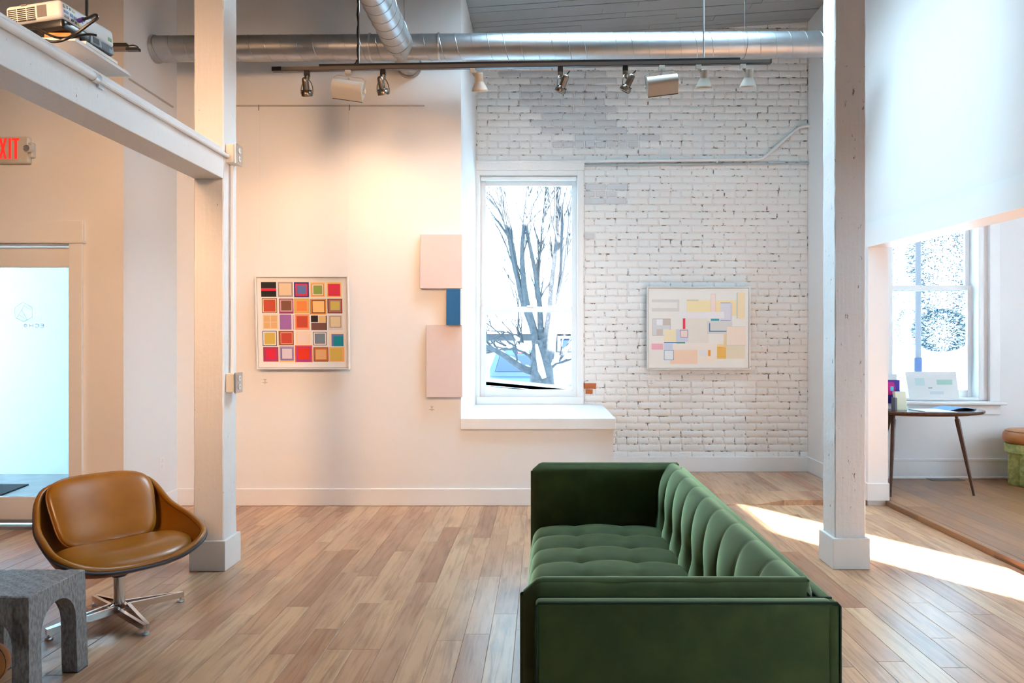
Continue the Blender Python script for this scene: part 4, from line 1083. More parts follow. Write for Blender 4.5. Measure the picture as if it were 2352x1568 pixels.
c = P(697, 741, 5.915)
framed('framed_print', 'white-framed print of twenty-five bright nested colour squares on the plaster wall', c, 213 * 5.915 / F, 213 * 5.915 / F, math.radians(3.2), .035, .011, sq)

# framed pale abstract on the brick
bx = lambda v: (v - 262) / (1572 - 262)
by = lambda v: (v - 232) / (1270 - 232)
ab = []
def R(x0, y0, x1, y1, rgb): ab.append((bx(x0), by(y0), bx(x1), by(y1), rgb))
R(270, 240, 1566, 1264, (246, 244, 238)); R(308, 380, 668, 416, (224, 222, 218)); R(640, 416, 668, 490, (228, 226, 222)); R(308, 490, 668, 535, (224, 222, 218))
R(750, 625, 1050, 945, (242, 236, 226)); R(763, 385, 1075, 540, (250, 232, 184)); R(763, 380, 915, 402, (220, 212, 182)); R(1135, 390, 1418, 592, (250, 228, 180)); R(1075, 308, 1140, 536, (208, 196, 190)); R(1078, 311, 1136, 536, (250, 230, 224))
R(1200, 420, 1350, 656, (214, 214, 224)); R(1200, 420, 1332, 656, (150, 152, 200)); R(1200, 430, 1332, 648, (228, 228, 238)); R(1412, 290, 1520, 626, (150, 184, 190)); R(1420, 290, 1520, 626, (248, 226, 188))
R(672, 538, 1248, 624, (246, 244, 246)); R(712, 624, 745, 762, (224, 60, 84)); R(1076, 628, 1186, 656, (74, 170, 190)); R(1030, 660, 1355, 825, (224, 224, 222)); R(1054, 686, 1285, 798, (96, 124, 160)); R(1068, 686, 1285, 784, (226, 226, 222))
R(318, 628, 556, 848, (170, 168, 166)); R(322, 632, 552, 844, (222, 224, 226)); R(372, 636, 452, 712, (244, 246, 248)); R(452, 632, 556, 712, (206, 194, 184)); R(372, 764, 452, 846, (206, 194, 184)); R(530, 764, 556, 846, (206, 196, 184)); R(456, 764, 532, 840, (240, 242, 246))
R(470, 770, 626, 925, (250, 236, 200)); R(626, 764, 786, 925, (216, 222, 236)); R(680, 774, 778, 872, (150, 110, 150)); R(686, 780, 772, 866, (246, 228, 222)); R(468, 930, 626, 944, (70, 116, 190)); R(626, 928, 744, 948, (84, 158, 150))
R(306, 950, 458, 1028, (240, 180, 192)); R(468, 950, 590, 1034, (216, 224, 240)); R(584, 955, 1156, 1032, (250, 240, 230)); R(590, 1036, 626, 1166, (208, 224, 244)); R(548, 1036, 905, 1214, (250, 216, 190)); R(468, 1036, 596, 1164, (110, 156, 206)); R(474, 1042, 588, 1158, (240, 246, 248))
R(905, 1032, 1156, 1196, (250, 240, 228)); R(920, 1036, 1040, 1110, (240, 238, 240)); R(1042, 1036, 1074, 1112, (244, 158, 40)); R(1158, 955, 1520, 1146, (236, 222, 196)); R(1158, 955, 1280, 1146, (250, 222, 170)); R(1160, 992, 1276, 1144, (234, 186, 96)); R(1160, 992, 1244, 1010, (246, 170, 50)); R(1246, 825, 1284, 1000, (240, 210, 160))
R(1280, 728, 1530, 974, (222, 214, 204)); R(1284, 732, 1530, 968, (246, 236, 222)); R(1310, 742, 1526, 962, (250, 232, 216))
c = P(1603.5, 753.5, YB - .05)
framed('framed_print', 'white-framed pale abstract print of overlapping rectangles on the brick wall', c, 237 * (YB - .05) / F, 190 * (YB - .05) / F, math.radians(.4), .03, .014, ab)
# three stacked canvases overlapping the wall end
cd_ = 5.93
def canvas(label, px0, py0, px1, py1, dep, mat, edge):
    a, b = P(px0, py1, YG - dep), P(px1, py0, YG - dep)
    t = thing('canvas_panel', label, 'canvas', ((a[0] + b[0]) / 2, YG, a[2]), group='stacked canvases at the wall end')
    MB().rbox(a[0], b[0], YG - dep, YG - .001, a[2], b[2], .002).build('stretcher', edge, t)
    MB().box(a[0] + .001, b[0] - .001, YG - dep - .0015, YG - dep + .001, a[2] + .001, b[2] - .001).build('painted_face', mat, t)
canvas('square pale pink canvas, topmost of the stack at the wall end', 965, 538, 1061, 662, .055, 'canvas_pink', 'canvas_pink')
canvas('narrow blue canvas between two pale pink canvases', 1025, 663, 1057.5, 746, .10, 'canvas_blue', 'canvas_edge')
canvas('tall pale pink canvas, lowest of the stack at the wall end', 979, 746, 1061.5, 912, .055, 'canvas_pink', 'canvas_pink')
def card(label, px, py, yw, w_=.07, h_=.06):
    a = P(px, py, yw); t = thing('caption_card', label, 'label', a)
    MB().box(a[0] - w_ / 2, a[0] + w_ / 2, yw - .002, yw, a[2] - h_ / 2, a[2] + h_ / 2).build('card', 'paper', t)
    mb = MB()
    for k, (l, z_) in enumerate(((.025, .018), (.014, .009), (.008, .001), (.04, -.009), (.012, -.018))): mb.box(a[0] - l / 2, a[0] + l / 2, yw - .0026, yw - .002, a[2] + z_ - .0014, a[2] + z_ + .0014)
    mb.build('printed_lines', flat('ink_grey', (120, 112, 108)), t)
card('small white caption card beneath the framed squares', 609, 876, YG)
card('small white caption card beneath the lowest pink canvas', 992, 938, YG)
card('small white caption card on the brick beneath the pale abstract print', 1496, 878, YB - .012)

# ------------------------------------------------------------------ exit sign
es = thing('exit_sign', 'exit sign with red letters and a small emergency lamp above the glass door', 'exit sign', P(0, 343, YD))
ey = YD - .045; a0, a1_ = P(-66, 374, ey), P(64, 313, ey)
MB().rbox(a0[0], a1_[0], ey, YD, a0[2], a1_[2], .012, 3).build('housing', 'exit_body', es, angle=40)
le = MB()
def pxp(px, py): q = P(px, py, ey); return (q[0], q[2])
def poly(pts): le.prism([pxp(*q) for q in pts], ey - .003, ey + .002, 'y')
T0, T1 = 317, 365
poly([(-23, T0), (-8, T0), (-8, T0 + 5), (-17, T0 + 5), (-17, 338), (-10, 338), (-10, 343), (-17, 343), (-17, T1 - 5), (-8, T1 - 5), (-8, T1), (-23, T1)])
poly([(-2, T0), (4, T0), (7, 333), (10.5, T0), (16, T0), (10, 341), (16, T1), (10, T1), (6.8, 348), (3.5, T1), (-2, T1), (3.8, 341)])
poly([(20, T0), (25.5, T0), (25.5, T1), (20, T1)])
poly([(28, T0), (44.5, T0), (44.5, T0 + 5.5), (39.5, T0 + 5.5), (39.5, T1), (33.5, T1), (33.5, T0 + 5.5), (28, T0 + 5.5)])
le.build('letters', 'exit_red', es, label='red EXIT letters')
q = P(65, 342, ey - .01)
MB().rbox(q[0] - .018, q[0] + .018, ey + .005, YD, q[2] - .055, q[2] + .055, .008).build('bracket', 'exit_body', es)
eh = MB().lathe([(0, .04), (.018, .04), (.026, .02), (.029, -.015), (.024, -.022)], q, 20, (0, 1, 0), cap=False).build('emergency_lamp', 'exit_body', es, smooth=True)
MB().lathe([(0, -.012), (.02, -.014), (.024, -.018)], q, 16, (0, 1, 0), cap=False).build('lens', 'lens', eh)

# ------------------------------------------------------------------ projector on its shelf on top of the beam
shf = thing('projector_shelf', 'white board shelf on the beam under the projector', 'shelf', (-2.1, 3.07, bz1))
MB().box(-2.36, -1.93, 2.88, 3.27, H + 1.245, H + 1.258).build('board', 'timber_paint', shf)
MB().box(-2.30, -1.925, 2.94, 3.16, H + 1.258, H + 1.270).build('upper_board', 'plastic_white', shf)
MB().box(-2.125, -2.06, 2.95, 3.2, bz1, H + 1.245).build('bearer', 'timber_paint', shf)
wb = MB().rbox(-2.06, -1.95, 2.882, 2.938, H + 1.2585, H + 1.280, .002).build('wood_block', 'pine'); tag(wb, 'raw pine block propping up the projector on its shelf', 'wood block')
pj = thing('projector', 'white projector with a port panel and black underside, on the beam shelf', 'projector', (-2.05, 3.0, H + 1.27))
PR = Matrix.Translation((-1.945, 3.0, H + 1.288)) @ Matrix.Rotation(math.radians(-6), 4, 'Z') @ Matrix.Rotation(math.radians(-5), 4, 'Y')
def pjb(mb, name, mat, par=pj, **k): return mb.xform(PR).build(name, mat, par, **k)
D_, L_ = .25, .155          # depth to -x, half length along y
sec = [(-D_, .02), (-D_, .11), (-D_ + .02, .118), (-.03, .118), (-.008, .108), (0, .09), (0, .045), (-.01, .04), (-.02, .043)]
mb = MB(); mb.rbox(-D_, 0, -L_, L_, .038, .118, .018, 4); pj_body = pjb(mb, 'case', 'projector_white', angle=40)
pjb(MB().rbox(-D_ + .012, -.004, -L_ + .012, L_ - .004, .0, .046, .012, 3), 'base', 'projector_black', angle=40)
pjb(MB().rbox(-.012, -.001, .005, L_ - .01, .004, .04, .003), 'rear_vent_panel', 'projector_grey')
for k in range(5): pjb(MB().box(-.002, .0003, .07, .115 + .02 * (k > 2), .008 + k * .006, .011 + k * .006), 'vent_slot', 'black', pj_body)
pjb(MB().box(-.002, .0004, .02, .055, .010, .036), 'inlet_panel', 'black_matte', pj_body)
pjb(MB().box(-.002, .0008, .112, .135, .058, .074), 'sticker', 'port_green', pj_body)
# ports
for (y0, z0, l, h_, mt) in ((-.14, .088, .012, .012, 'black'), (-.122, .090, .006, .012, 'black'), (-.108, .090, .008, .010, 'port_green'), (-.092, .090, .014, .006, 'port_yellow'), (-.138, .068, .024, .011, 'port_blue'), (-.135, .050, .022, .009, 'black'), (-.105, .066, .016, .012, 'port_blue'), (-.085, .064, .016, .012, 'port_blue'), (-.100, .048, .012, .010, 'port_blue'), (-.080, .046, .010, .010, 'port_green'), (-.062, .046, .008, .008, 'port_yellow'), (-.035, .078, .010, .010, 'black'), (-.012, .070, .008, .012, 'black'), (-.055, .066, .02, .006, 'port_blue')):
    pjb(MB().rbox(-.002, .0015, y0, y0 + l, z0, z0 + h_, .0006), 'port', mt, pj_body)
# side grille facing the camera
for r_ in range(7):
    for c_ in range(3):
        pjb(MB().box(-.235 + c_ * .042, -.197 + c_ * .042, -L_ - .0006, -L_ + .001, .045 + r_ * .008, .0495 + r_ * .008), 'grille_slot', 'black_matte', pj_body)
pjb(MB().box(-.105, -.062, -L_ - .0005, -L_ + .001, .052, .100), 'speaker_mesh', flat('mesh_grey', (120, 114, 112)), pj_body)
pjb(MB().box(-.175, -.150, -L_ - .0005, -L_ + .001, .108, .114), 'latch', flat('mesh_grey', (0, 0, 0)), pj_body)
cb = smoothpath([P(182, 47, 2.93), P(205, 40, 2.9), P(220, 34, 2.85), P(223, 42, 2.84), P(205, 55, 2.83), P(175, 77, 2.82), P(150, 90, 2.80), P(125, 96, 2.80), P(100, 92, 2.8)], 6)
o = MB().tube(cb, .006, 7).build('projector_cable', 'black', smooth=True); tag(o, 'black video cable looping out of the projector ports', 'cable')
pv = MB().tube([P(181, 48, 2.935), P(192, 44, 2.92)], .009, 8).build('plug', 'plug_purple', o, smooth=True)
o = MB().tube(smoothpath([P(60, 66, 2.78), P(78, 64, 2.78), P(100, 74, 2.79), P(130, 86, 2.8), P(165, 86, 2.83), P(200, 79, 2.86), P(222, 81, 2.88)], 6), .005, 7).build('projector_cable', 'black', smooth=True); tag(o, 'black power cable lying across the front of the projector', 'cable')

# ------------------------------------------------------------------ green velvet sofa (back towards the right-hand post, arms near and far)
SX0, SX1, SY0, SY1 = -.045, .84, 1.955, 4.09
sf = thing('sofa', 'green velvet tufted sofa with boxed arms standing in the middle of the room', 'sofa', ((SX0 + SX1) / 2, (SY0 + SY1) / 2, 0))
ZT = .669
MB().rbox(SX1 - .045, SX1, SY0, SY1, .10, ZT - .004, .012, 3).build('back_shell', 'velvet', sf, angle=40)
MB().rbox(-.018, SX1 - .02, SY0, SY0 + .045, .10, ZT, .012, 3).build('arm_shell', 'velvet', sf, angle=40)
MB().rbox(-.018, SX1 - .02, SY1 - .045, SY1, .10, ZT, .012, 3).build('arm_shell', 'velvet', sf, angle=40)
pipe = [(-.016, SY0 + .003, .11), (-.016, SY0 + .003, ZT - .012), (-.008, SY0 + .003, ZT - .003), (SX1 - .01, SY0 + .003, ZT - .003), (SX1 - .002, SY0 + .003, ZT - .012), (SX1 - .002, SY0 + .003, .11)]
MB().tube(pipe, .0045, 6).build('piping', 'velvet_seam', sf, smooth=True)
MB().tube([(x, y + .0395, z) for x, y, z in pipe[:4]], .004, 6).build('piping', 'velvet_seam', sf, smooth=True)
MB().tube([(SX1 - .042, SY0 + .02, ZT - .006), (SX1 - .042, SY1 - .02, ZT - .006)], .004, 6).build('piping', 'velvet_seam', sf, smooth=True)
# arm pads: puffed slabs
def arm_pad(y0, y1, face):
    mb = MB(); x0, x1, z0, z1 = SX0 - .01, .775, .12, .70
    nu, nv = 44, 26
    def front(u, v):
        x = lerp(x0, x1, u); z = lerp(z0, z1 - .040 * max(0, 1 - (x - x0) / .045), v)
        e = min(1, min(u, 1 - u) / .05) ; e2 = min(1, (1 - v) / .06)
        rr = math.sqrt(max(0, 1 - (1 - e) ** 2)) * math.sqrt(max(0, 1 - (1 - e2) ** 2))
        sx_ = min(abs(x - .20), abs(x - .47)) / .03
        seam = math.exp(-sx_ * sx_) * .004
        return x, z, rr, seam
    yc_ = (y0 + y1) / 2; h_ = (y1 - y0) / 2
    for s_ in (-1, 1):
        mb.grid(lambda u, v, s_=s_: (front(u, v)[0], yc_ + s_ * h_ * (0.35 + .65 * front(u, v)[2]) - s_ * front(u, v)[3], front(u, v)[1]), nu, nv)
    # close the rim
    for fixed in ('top', 'l', 'r'):
        def rim(u, v):
            uu, vv = {'top': (u, 1), 'l': (0, u), 'r': (1, u)}[fixed]
            x, z, rr, seam = front(uu, vv); s_ = lerp(-1, 1, v); bulge = .010 * math.sqrt(max(0, 1 - s_ * s_))
            return (x + (bulge if fixed == 'r' else -bulge if fixed == 'l' else 0), yc_ + s_ * h_ * (0.35 + .65 * rr), z + (bulge if fixed == 'top' else 0))
        mb.grid(rim, nu, 6)
    mb.build('arm_pad', 'velvet', sf, smooth=True, angle=70)
arm_pad(SY0 + .042, SY0 + .145, 1)
arm_pad(SY1 - .145, SY1 - .042, -1)
# tufted seat
BPX, BP = (.183, .44), .225
rows = [3.75 - BP * k for k in range(8)]
s0, s1, sy0, sy1 = SX0 - .015, .69, SY0 + .135, SY1 - .135
def tuft_y(y): return abs(math.sin(PI * (y - 3.75) / BP))
def seat(u, v):
    x = lerp(s0, s1, u); y = lerp(sy0, sy1, v)
    segs = [s0, BPX[0], BPX[1], s1]
    for a, b in zip(segs[:-1], segs[1:]):
        if x <= b + 1e-9: tx = math.sin(PI * (x - a) / (b - a)); break
    tx = abs(tx)
    z = .315 + .032 * tuft_y(y) ** .5 + .012 * tx ** .6
    z += .030 * math.sin(PI * min(max((x - s0) / (s1 - s0), 0), 1)) ** .6
    for bx_ in BPX:
        for by_ in rows:
            d2 = ((x - bx_) ** 2 + (y - by_) ** 2) / (.032 ** 2)
            if d2 < 9: z -= .026 * math.exp(-d2)
    ey_ = min(y - sy0, sy1 - y)
    if ey_ < .09: z -= .06 * (1 - ey_ / .09) ** 2
    ex = x - s0
    if ex < .06: z -= .085 * (1 - math.sqrt(max(0, 1 - (1 - ex / .06) ** 2)))
    return (x, y, z)
mb = MB().grid(seat, 70, 190)
def seat_front(u, v):
    x, y, z = seat(0, u); return (x - .008 * math.sin(PI * v), y, lerp(z, .14, v))
mb.grid(seat_front, 190, 6)
mb.build('seat_cushion', 'velvet', sf, smooth=True, angle=80)
MB().rbox(SX0 + .01, SX1 - .03, SY0 + .04, SY1 - .04, .10, .16, .008).build('base_frame', 'velvet', sf)
for bx_ in BPX:
    for by_ in rows: MB().sphere((bx_, by_, seat((bx_ - s0) / (s1 - s0), (by_ - sy0) / (sy1 - sy0))[2] + .001), .011, 8, 5, (1, 1, .45)).build('button', 'velvet_seam', sf, smooth=True)
# tufted back pad
secb = [(.672, .22), (.664, .30), (.664, .36), (.668, .42), (.672, .47), (.678, .53), (.684, .59), (.692, .635), (.706, .672), (.728, .697), (.755, .703), (.780, .692), (.795, .668), (.798, .60)]
secs = [Vector((p.x, p.y, 0)) for p in smoothpath([(a, b, 0) for a, b in secb], 3)]
by0, by1 = SY0 + .06, SY1 - .06
ZBUT = .445
def back_pt(u, v):
    k = u * (len(secs) - 1); i = min(int(k), len(secs) - 2); q = secs[i].lerp(secs[i + 1], k - i); d = (secs[i + 1] - secs[i]).normalized()
    n_ = Vector((-d.y, d.x))           # outwards (towards -x on the front, up on the top)
    y = lerp(by0, by1, v); t_ = tuft_y(y - .05 + .0)
    amp = .024 * min(1, u / .12) * interp(u, [.0, .42, .66, .85], [1, 1, .28, 0])
    zz = q.y
    a = amp * (t_ ** .42) * (.72 + .28 * min(1, abs(zz - ZBUT) / .09))
    for r_ in back_rows:
        d2 = ((y - r_) ** 2 + (zz - ZBUT) ** 2) / (.046 ** 2)
        if d2 < 9 and u < .6: a -= .026 * math.exp(-d2)
    e = min(y - by0, by1 - y)
    if e < .05: a -= .02 * (1 - e / .05) ** 2
    return (q.x + n_.x * a, y, q.y + n_.y * a)
back_rows = [3.80 - BP * k for k in range(8)]
MB().grid(back_pt, 52, 220).build('back_pad', 'velvet', sf, smooth=True, angle=80)
for r_ in back_rows: MB().sphere((.672, r_, ZBUT), .011, 8, 5, (.45, 1, 1)).build('button', 'velvet_seam', sf, smooth=True)
for lx in (.04, .76):
    for ly in (SY0 + .08, SY1 - .08): MB().tube([(lx, ly, 0), (lx, ly, .11)], [.016, .024], 10).build('leg', 'walnut', sf, smooth=True)

# ------------------------------------------------------------------ tan swivel lounge chair
CC = (-2.136, 3.52, 0)
ch = thing('swivel_chair', 'tan leather swivel shell chair on a chrome star base beside the post', 'chair', CC, math.radians(48.65))
def CB(mb, name, mat, par=ch, **k): return mb.build(name, mat, par, local=True, **k)
half = [(0, -.296, .330), (.190, -.300, .352), (.318, -.245, .412), (.338, -.061, .459), (.312, .178, .510), (.238, .352, .634), (0, .391, .662)]
ring_ = half + [(-x, y, z) for x, y, z in half[-2:0:-1]]
def closed_path(pts, n=16):
    pts = [Vector(q) for q in pts]; m = len(pts); out = []
    for i in range(m):
        p0, p1, p2, p3 = pts[i - 1], pts[i], pts[(i + 1) % m], pts[(i + 2) % m]
        for k in range(n):
            t = k / n; out.append(0.5 * ((2 * p1) + (p2 - p0) * t + (2 * p0 - 5 * p1 + 4 * p2 - p3) * t * t + (3 * p1 - p0 - 3 * p2 + p3) * t ** 3))
    return out
RIM = closed_path(ring_, 8)
def rim(th):
    k = (th / (2 * PI)) % 1.0 * len(RIM); i = int(k) % len(RIM)
    return RIM[i].lerp(RIM[(i + 1) % len(RIM)], k - int(k))
def bowl(th, s, zc, inset=0.0):
    r_ = rim(th); a = math.sin(s * PI / 2) ** .85; b = (1 - math.cos(s * PI / 2)) ** 1.05
    k = a * (1 - inset)
    return (r_.x * k, r_.y * k + .02 * (1 - a), zc + (r_.z - zc) * b)
N = 96
CB(MB().grid(lambda u, v: bowl(2 * PI * u, v, .268), N, 16, wrapu=True), 'shell', 'shell_wood', smooth=True, angle=80)
CB(MB().grid(lambda u, v: bowl(2 * PI * u, v, .292, .035), N, 16, wrapu=True), 'lining', 'leather', smooth=True, angle=80)
rp = RIM
CB(MB().tube([p * 1.0 + Vector((-p.x * .018, -p.y * .018, .004)) for p in rp], .0145, 8, closed=True), 'rolled_edge', 'leather', smooth=True, angle=80)
CB(MB().tube([p + Vector((p.x * .012, p.y * .012, -.008)) for p in rp], .0085, 8, closed=True), 'edge_trim', 'rubber', smooth=True, angle=80)
def pad(mapf, a, b, n, T, rings=16, segs=64, pw=.5):
    mb = MB()
    def pos(u, v, s_):
        th = 2 * PI * u; r_ = math.sin(v * PI / 2); c_, q = math.cos(th), math.sin(th)
        x = a * r_ * math.copysign(abs(c_) ** (2 / n), c_); y = b * r_ * math.copysign(abs(q) ** (2 / n), q)
        p, nn = mapf(x, y); h_ = T * (max(0, 1 - r_ ** 3.2)) ** pw
        return p + nn * (h_ if s_ > 0 else -h_ * .35)
    mb.grid(lambda u, v: pos(u, v, 1), segs, rings, wrapu=True)
    mb.grid(lambda u, v: pos(u, v, -1), segs, 6, wrapu=True)
    return mb
upv = Vector((0, .53, .848)).normalized(); nb = Vector((0, -upv.z, upv.y))
def back_map(x, v):
    wd = 1.0 + .09 * v / .185          # a little wider towards the top
    p = Vector((0, .258, .515)) + upv * v + Vector((x * wd, -.85 * x * x, 0)) + nb * (.9 * max(0, -v - .05) ** 2)
    return p, nb
BA = (.238, .203, 4.0)
CB(pad(back_map, *BA, .052, pw=.42), 'back_cushion', 'leather', smooth=True, angle=80)
def seat_map(x, v):
    p = Vector((x, -.085 + v, .345 + .38 * x * x - .10 * max(0, -v - .12)))
    return p, Vector((0, 0, 1))
CB(pad(seat_map, .290, .215, 2.7, .056), 'seat_cushion', 'leather', smooth=True, angle=80)
# piping of the cushions
def edge_of(mapf, a, b, n, off):
    out = []
    for i in range(72):
        th = 2 * PI * i / 72; c_, q = math.cos(th), math.sin(th)
        p, nn = mapf(a * math.copysign(abs(c_) ** (2 / n), c_), b * math.copysign(abs(q) ** (2 / n), q)); out.append(p + nn * off)
    return out
CB(MB().tube(edge_of(back_map, *BA, .002), .0045, 6, closed=True), 'piping', 'leather', smooth=True)
CB(MB().tube(edge_of(seat_map, .288, .212, 2.7, .002), .0045, 6, closed=True), 'piping', 'leather', smooth=True)
CB(MB().lathe([(.0, .280), (.06, .280), (.06, .262), (.022, .252), (.022, .238), (.036, .236), (.038, .226), (.032, .219), (.018, .216), (.0, .216)], (0, 0, 0), 24, cap=False), 'swivel_plate', 'rubber', smooth=True, angle=40)
CB(MB().lathe([(.026, .08), (.026, .22)], (0, 0, 0), 20), 'column', 'chrome', smooth=True)
CB(MB().lathe([(0, .052), (.045, .052), (.048, .062), (.044, .070), (.024, .082), (0, .082)], (0, 0, 0), 24, cap=False), 'hub', 'chrome', smooth=True, angle=40)
for k in range(4):
    ang = math.radians(52 - 48.65 + 90 * k); d = Vector((math.cos(ang), math.sin(ang), 0)); s_ = Vector((-d.y, d.x, 0))
    # each leg: two thin bars that meet at the foot
    lg = MB()
    for q in (-1, 1):
        a0, b0 = d * .03 + s_ * q * .030, d * .315 + s_ * q * .006
        for (p0, p1) in ((a0, b0),):
            vs = []
            for p, zt_, zb_ in ((p0, .080, .046), (p1, .052, .024)):
                for o_ in (-.008, .008): vs += [(p.x + s_.x * o_, p.y + s_.y * o_, zb_), (p.x + s_.x * o_, p.y + s_.y * o_, zt_)]
            lg.add(vs, [(0, 1, 3, 2), (4, 6, 7, 5), (0, 4, 5, 1), (2, 3, 7, 6), (0, 2, 6, 4), (1, 5, 7, 3)])
    lo = CB(lg, 'leg', 'chrome')
    f = d * .303
    CB(MB().lathe([(.006, .0), (.006, .03)], (f.x, f.y, 0), 8).lathe([(0, 0), (.016, 0), (.018, .004), (.016, .010), (.006, .014)], (f.x, f.y, 0), 14, cap=False), 'glide', 'steel', lo, smooth=True)

# ------------------------------------------------------------------ hammered metal stool with arched sides
tx0, tx1, ty0, ty1, tz = -2.335, -1.972, 2.675, 3.005, .423
stl = thing('arched_stool', 'square hammered grey metal stool with arched sides in the near corner', 'stool', ((tx0 + tx1) / 2, (ty0 + ty1) / 2, 0))
def arch_poly(a, b, leg, ztop, arch_top):
    w_ = b - a; i0, i1 = a + leg, b - leg; r_ = (i1 - i0) / 2; cx_ = (i0 + i1) / 2; zs = arch_top - r_ * 1.05
    pts = [(a, .006), (a, ztop), (b, ztop), (b, .006), (i1, .006), (i1 + .0, zs)]
    for k in range(1, 12):
        th = PI * k / 12; pts.append((cx_ + r_ * math.cos(th), zs + r_ * 1.05 * math.sin(th)))
    pts += [(i0, zs), (i0, .006)]
    return pts
def arch_panel(mb, a, b, leg, ztop, at, y0, y1, axis):
    """inverted U as quads so the arch stays clean"""
    P_ = arch_poly(a, b, leg, ztop, at); n = len(P_)
    inner = P_[4:]            # from inner right foot over the arch to inner left foot
    outer = [(b, q[1]) if i < 2 else ((a, q[1]) if i >= len(inner) - 2 else (q[0], ztop)) for i, q in enumerate(inner)]
    def p(q, t): return (q[0], t, q[1]) if axis == 'y' else (t, q[0], q[1])
    m = len(inner); vs = [p(q, t) for t in (y0, y1) for lst in (inner, outer) for q in lst]; fs = []
    for i in range(m - 1):
        fs += [(i, i + 1, m + i + 1, m + i), (2 * m + i, 3 * m + i, 3 * m + i + 1, 2 * m + i + 1), (i, 2 * m + i, 2 * m + i + 1, i + 1), (m + i, m + i + 1, 3 * m + i + 1, 3 * m + i)]
    fs += [(0, m, 3 * m, 2 * m), (m - 1, 3 * m - 1, 4 * m - 1, 2 * m - 1)]
    mb.add(vs, fs)
    # corner blocks left open by the fan
    for (xa, xb_) in ((b - leg, b), (a, a + leg)):
        zz = inner[1][1]
        mb.box(*((xa, xb_, y0, y1, zz, ztop) if axis == 'y' else (y0, y1, xa, xb_, zz, ztop)))
mb = MB()
LG = .064
arch_panel(mb, tx0, tx1, LG, tz - .01, .352, ty0, ty0 + LG, 'y'); arch_panel(mb, tx0, tx1, LG, tz - .01, .352, ty1 - LG, ty1, 'y')
arch_panel(mb, ty0 + .0006, ty1 - .0006, LG + .001, tz - .0105, .351, tx0 + .0005, tx0 + LG - .0005, 'x'); arch_panel(mb, ty0 + .0006, ty1 - .0006, LG + .001, tz - .0105, .351, tx1 - LG + .0005, tx1 - .0005, 'x')
# legs splay very slightly
cxm, cym = (tx0 + tx1) / 2, (ty0 + ty1) / 2
mb.v = [(cxm + (x - cxm) * (1 + .05 * (1 - z / tz)), cym + (y - cym) * (1 + .05 * (1 - z / tz)), z) for x, y, z in mb.v]
mb.build('arched_frame', 'hammered', stl)
MB().grid(lambda u, v: (lerp(tx0, tx1, u), lerp(ty0, ty1, v), tz - .002 + .002 * math.sin(u * 37 + v * 11) * math.sin(v * 31 - u * 9) - (.004 if min(u, v, 1 - u, 1 - v) < .01 else 0)), 40, 40).box(tx0 + .0008, tx1 - .0008, ty0 + .0008, ty1 - .0008, tz - .07, tz - .006).build('seat_top', 'hammered', stl, angle=50)
for (fx, fy) in ((tx0, ty0), (tx1 - LG, ty0), (tx0, ty1 - LG), (tx1 - LG, ty1 - LG)):
    x0_, x1_, y0_, y1_ = [q for q in (cxm + (fx - cxm) * 1.05, cxm + (fx + LG - cxm) * 1.05, cym + (fy - cym) * 1.05, cym + (fy + LG - cym) * 1.05)]
    MB().box(x0_ + .001, x1_ - .001, y0_ + .001, y1_ - .001, 0, .008).build('foot_pad', 'rubber', stl)
bl_ = thing('leather_ball', 'round tan leather ball just showing beneath the hammered metal stool', 'ball', (-2.275, 2.845, 0))
MB().sphere((-2.275, 2.845, .085), .085, 24, 16).build('cover', 'leather_tan', bl_, smooth=True)
MB().tube([(-2.275 + .0853 * math.cos(2 * PI * i / 40), 2.845, .0853 + .0853 * math.sin(2 * PI * i / 40)) for i in range(40)], .0012, 5, closed=True).build('seam', 'velvet_seam', bl_)

# ------------------------------------------------------------------ side room: table, reading matter, stool, floor register
tb = thing('oval_table', 'dark walnut oval table on splayed legs beneath the side-room window', 'table', (3.5, 6.42, RZ))
TZ = .785
def sgnp(v): return math.copysign(abs(v) ** .8, v)
def ell(a, b, n=56, c=(3.5, 6.42)): return [(c[0] + a * sgnp(math.cos(2 * PI * k / n)), c[1] + b * sgnp(math.sin(2 * PI * k / n))) for k in range(n)]
mb = MB(); prof = [(.97, -.028), (1.0, -.016), (1.0, -.005), (.992, 0)]
for k in range(len(prof)): mb.v += [(x, y, TZ + prof[k][1]) for x, y in ell(.51 * prof[k][0], .37 * prof[k][0])]
n = 56
for k in range(3):
    for i in range(n): mb.f.append((k * n + i, k * n + (i + 1) % n, (k + 1) * n + (i + 1) % n, (k + 1) * n + i)); mb.m.append(0)
mb.f += [tuple(range(n - 1, -1, -1)), tuple(3 * n + i for i in range(n))]; mb.m += [0, 0]
mb.build('table_top', 'walnut_top', tb, angle=30)
MB().prism(ell(.40, .27), TZ - .045, TZ - .027, 'z').build('apron', 'walnut', tb)
for (ax_, ay_, bx_2, by_2) in ((3.72, 6.26, 3.82, 6.16), (3.235, 6.55, 3.15, 6.80), (3.16, 6.26, 3.06, 6.12), (3.62, 6.60, 3.66, 6.82)):
    if (ax_, ay_) == (3.62, 6.60): ax_, ay_, bx_2, by_2 = 3.30, 6.58, 3.225, 6.80
    if (ax_, ay_) == (3.235, 6.55): continue
    MB().tube([(ax_, ay_, TZ - .04), (lerp(ax_, bx_2, .05), lerp(ay_, by_2, .05), TZ - .075), (lerp(ax_, bx_2, .06), lerp(ay_, by_2, .06), TZ - .08), (bx_2, by_2, RZ)], [.014, .014, .022, .011], 8).build('leg', 'walnut', tb, angle=30)
